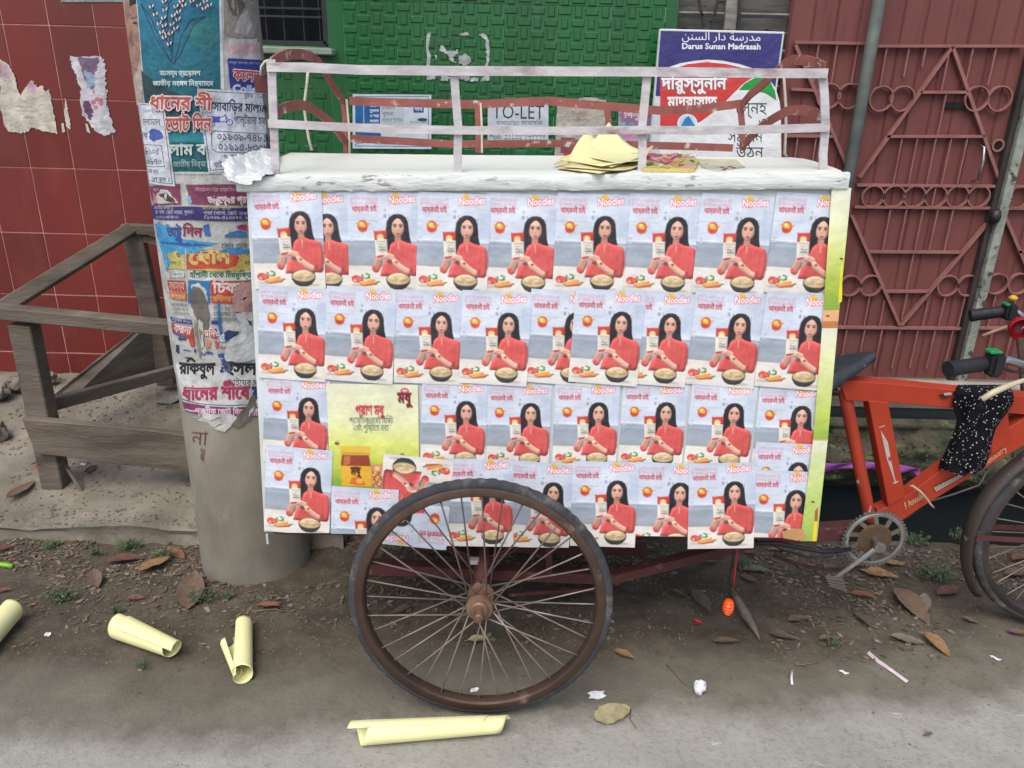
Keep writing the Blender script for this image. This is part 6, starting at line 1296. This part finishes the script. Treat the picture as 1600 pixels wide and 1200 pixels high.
# weeds
M_weed=mat('weed_leaf','44573a','586848',rough=.8,scale=30,bump=0,rand=.2)
def weed(px,py,r,n,label,h=.04,loc=None):
    p=loc or gp_(px,py); rn=random.Random(int(px)); mb=MB()
    for i in range(int(n*1.5)):
        a=rn.uniform(0,6.28); rr=r*rn.uniform(.1,1); b=Vector((rr*math.cos(a),rr*math.sin(a)*.6,0)); hh=h*rn.uniform(.3,1); t=b+Vector((rn.uniform(-.01,.01),rn.uniform(-.01,.01),hh))
        mb.tube([b*.4,t],.0007,3,cap=False)
        for k in range(rn.randint(2,4)):
            c=(b*.4).lerp(t,rn.uniform(.4,1)); d=Vector((rn.uniform(-1,1),rn.uniform(-1,1),rn.uniform(-.2,.7))).normalized(); s=d.cross(Vector((0,0,1))).normalized(); l=rn.uniform(.007,.014)*(r/.06)**.5
            mb.add([c,c+d*l*.5+s*l*.3,c+d*l,c+d*l*.5-s*l*.3],[(0,1,2,3)])
    o=mb.build('weed',M_weed); o.location=p; return tag(o,label,'weed','weeds growing in the dirt')
for a in [(205,858,.07,34,'weed tuft at the kerb above the red and tan leaves'),(80,858,.06,22,'low weed at the kerb near the left edge'),(258,872,.05,22,'weed sprig behind the orange-brown kerb leaf'),(98,938,.07,34,'flat weed patch above the white scrap at left'),(150,868,.05,16,'sparse weed halfway along the left kerb'),(316,938,.06,34,'weed clump against the left of the pole foot'),(356,935,.03,16,'tiny weed in front of the pole foot'),(225,1000+45,.03,10,'faint sprig below the aslant yellow roll'),
          (1428,848,.07,34,'weed tuft right of the chainring'),(1500,842,.07,34,'taller weed at the drain edge left of the front wheel'),(1462,903,.09,50,'largest weed tuft, in the middle of the right dirt'),(1160,888,.05,24,'weed beside the hanging red wire'),(1302,1010,.03,14,'weed speck at the road edge below the pedal'),(180,960,.03,14,'sprig touching the aslant yellow roll')]:
    weed(*a)
# moss and small plants on the bank over the drain: uncountable
rn=random.Random(5); mb=MB()
for i in range(2600):
    u,v=rn.random(),rn.random()**1.2; v=.15+.75*rn.random(); p=Vector(bank(u,v)); k=noise.noise(p*3)
    if k<-.02: continue
    d=Vector((rn.uniform(-1,1),-rn.random(),rn.uniform(-.3,1))).normalized(); s=d.cross(Vector((.3,.2,1))).normalized(); l=rn.uniform(.008,.022); p=p+Vector((0,-.004,0))
    mb.add([p,p+d*l*.5+s*l*.35,p+d*l,p+d*l*.5-s*l*.35],[(0,1,2,3)])
tag(mb.build('bank_foliage',mat('bank_leaf','39492a','566238',rough=.8,scale=6,bump=0),None),kind='stuff')
# leaf crumbs and clods trodden into the dirt: uncountable
rn=random.Random(8); mb=MB(); mb2=MB()
for i in range(12000):
    x=rn.uniform(-2.2,2.9); y=2.56-abs(rn.gauss(0,.30)); 
    if y<1.55: continue
    dens=noise.noise(Vector((x*2.2,y*3,9)))
    if dens<-.12: continue
    z=gz(x,y); a=rn.uniform(0,6.28); l=rn.uniform(.004,.016)*(1 if y>1.85 else .5); w=l*rn.uniform(.25,.6); t=rn.uniform(-.5,.5)
    d=Vector((math.cos(a),math.sin(a),t*.4)); s=Vector((-math.sin(a),math.cos(a),rn.uniform(-.4,.4))); p=Vector((x,y,z+.003+abs(t)*l*.3))
    (mb if i%3 else mb2).add([p-d*l,p-s*w,p+d*l,p+s*w*.8],[(0,1,2,3)])
for i in range(2600):
    x=rn.uniform(-3,-.65); y=rn.uniform(2.5,3.62); p=Vector((x,y,ledge_z(x,y)+.003)); a=rn.uniform(0,6.28); l=rn.uniform(.003,.012); w=l*rn.uniform(.3,.8); d=Vector((math.cos(a),math.sin(a),rn.uniform(-.2,.4))); s=Vector((-math.sin(a),math.cos(a),rn.uniform(-.4,.4)))
    if noise.noise(Vector((x*3,y*4,2)))<-.05: continue
    (mb if i%2 else mb2).add([p-d*l,p-s*w,p+d*l,p+s*w*.8],[(0,1,2,3)])
tag(mb.build('leaf_litter',mat('litter_brown','4f4236','6d5d4c',rough=.9,scale=60,bump=0)),kind='stuff'); tag(mb2.build('leaf_litter',mat('litter_grey','857b6f','5d544a',rough=.9,scale=60,bump=0)),kind='stuff')
mb=MB()
for i in range(7000):
    x=rn.uniform(-2.2,2.6); y=rn.uniform(1.15,2.55) if i%14 else rn.uniform(2.5,3.6)
    if y>2.55: x=rn.uniform(-3,-.65)
    r=rn.uniform(.002,.006)*(1 if y>1.8 else .5)*(1.4 if y>2.5 else 1); z=ledge_z(x,y)-.001
    c=Vector((x,y,z+r*.2)); q=[Vector((rn.uniform(.7,1.2)*r*a,rn.uniform(.7,1.2)*r*b,rn.uniform(.6,1)*r*g)) for a,b,g in((1,0,0),(-1,0,0),(0,1,0),(0,-1,0),(0,0,1))]
    mb.add([c+v for v in q],[(0,2,4),(2,1,4),(1,3,4),(3,0,4)])
tag(mb.build('gravel',mat('gravel_grit','6d665d','4b443d',rough=.95,scale=80,bump=0)),kind='stuff')
# purple cloth strip in the drain
mb=MB(); P=[atD(x,y,3.16) for x,y in((1240,728),(1290,731),(1330,727),(1365,728),(1395,733),(1425,733),(1438,740))]
mb.grid(lambda u,v:(lambda k,t:P[k].lerp(P[k+1],t))(min(5,int(u*6)),u*6-min(5,int(u*6)))+Vector((0,.008*math.sin(u*20+v*3),-.04*(v-.5)*(1+.3*math.sin(u*13)))),48,6)
tag(mb.build('purple_ribbon',mat('purple_cloth','8a4690','75387d',rough=.7,scale=10,bump=.3),smooth=True,solid=.001,loc=P[2]),'strip of purple cloth hanging along the drain wall behind the frame','cloth strip')
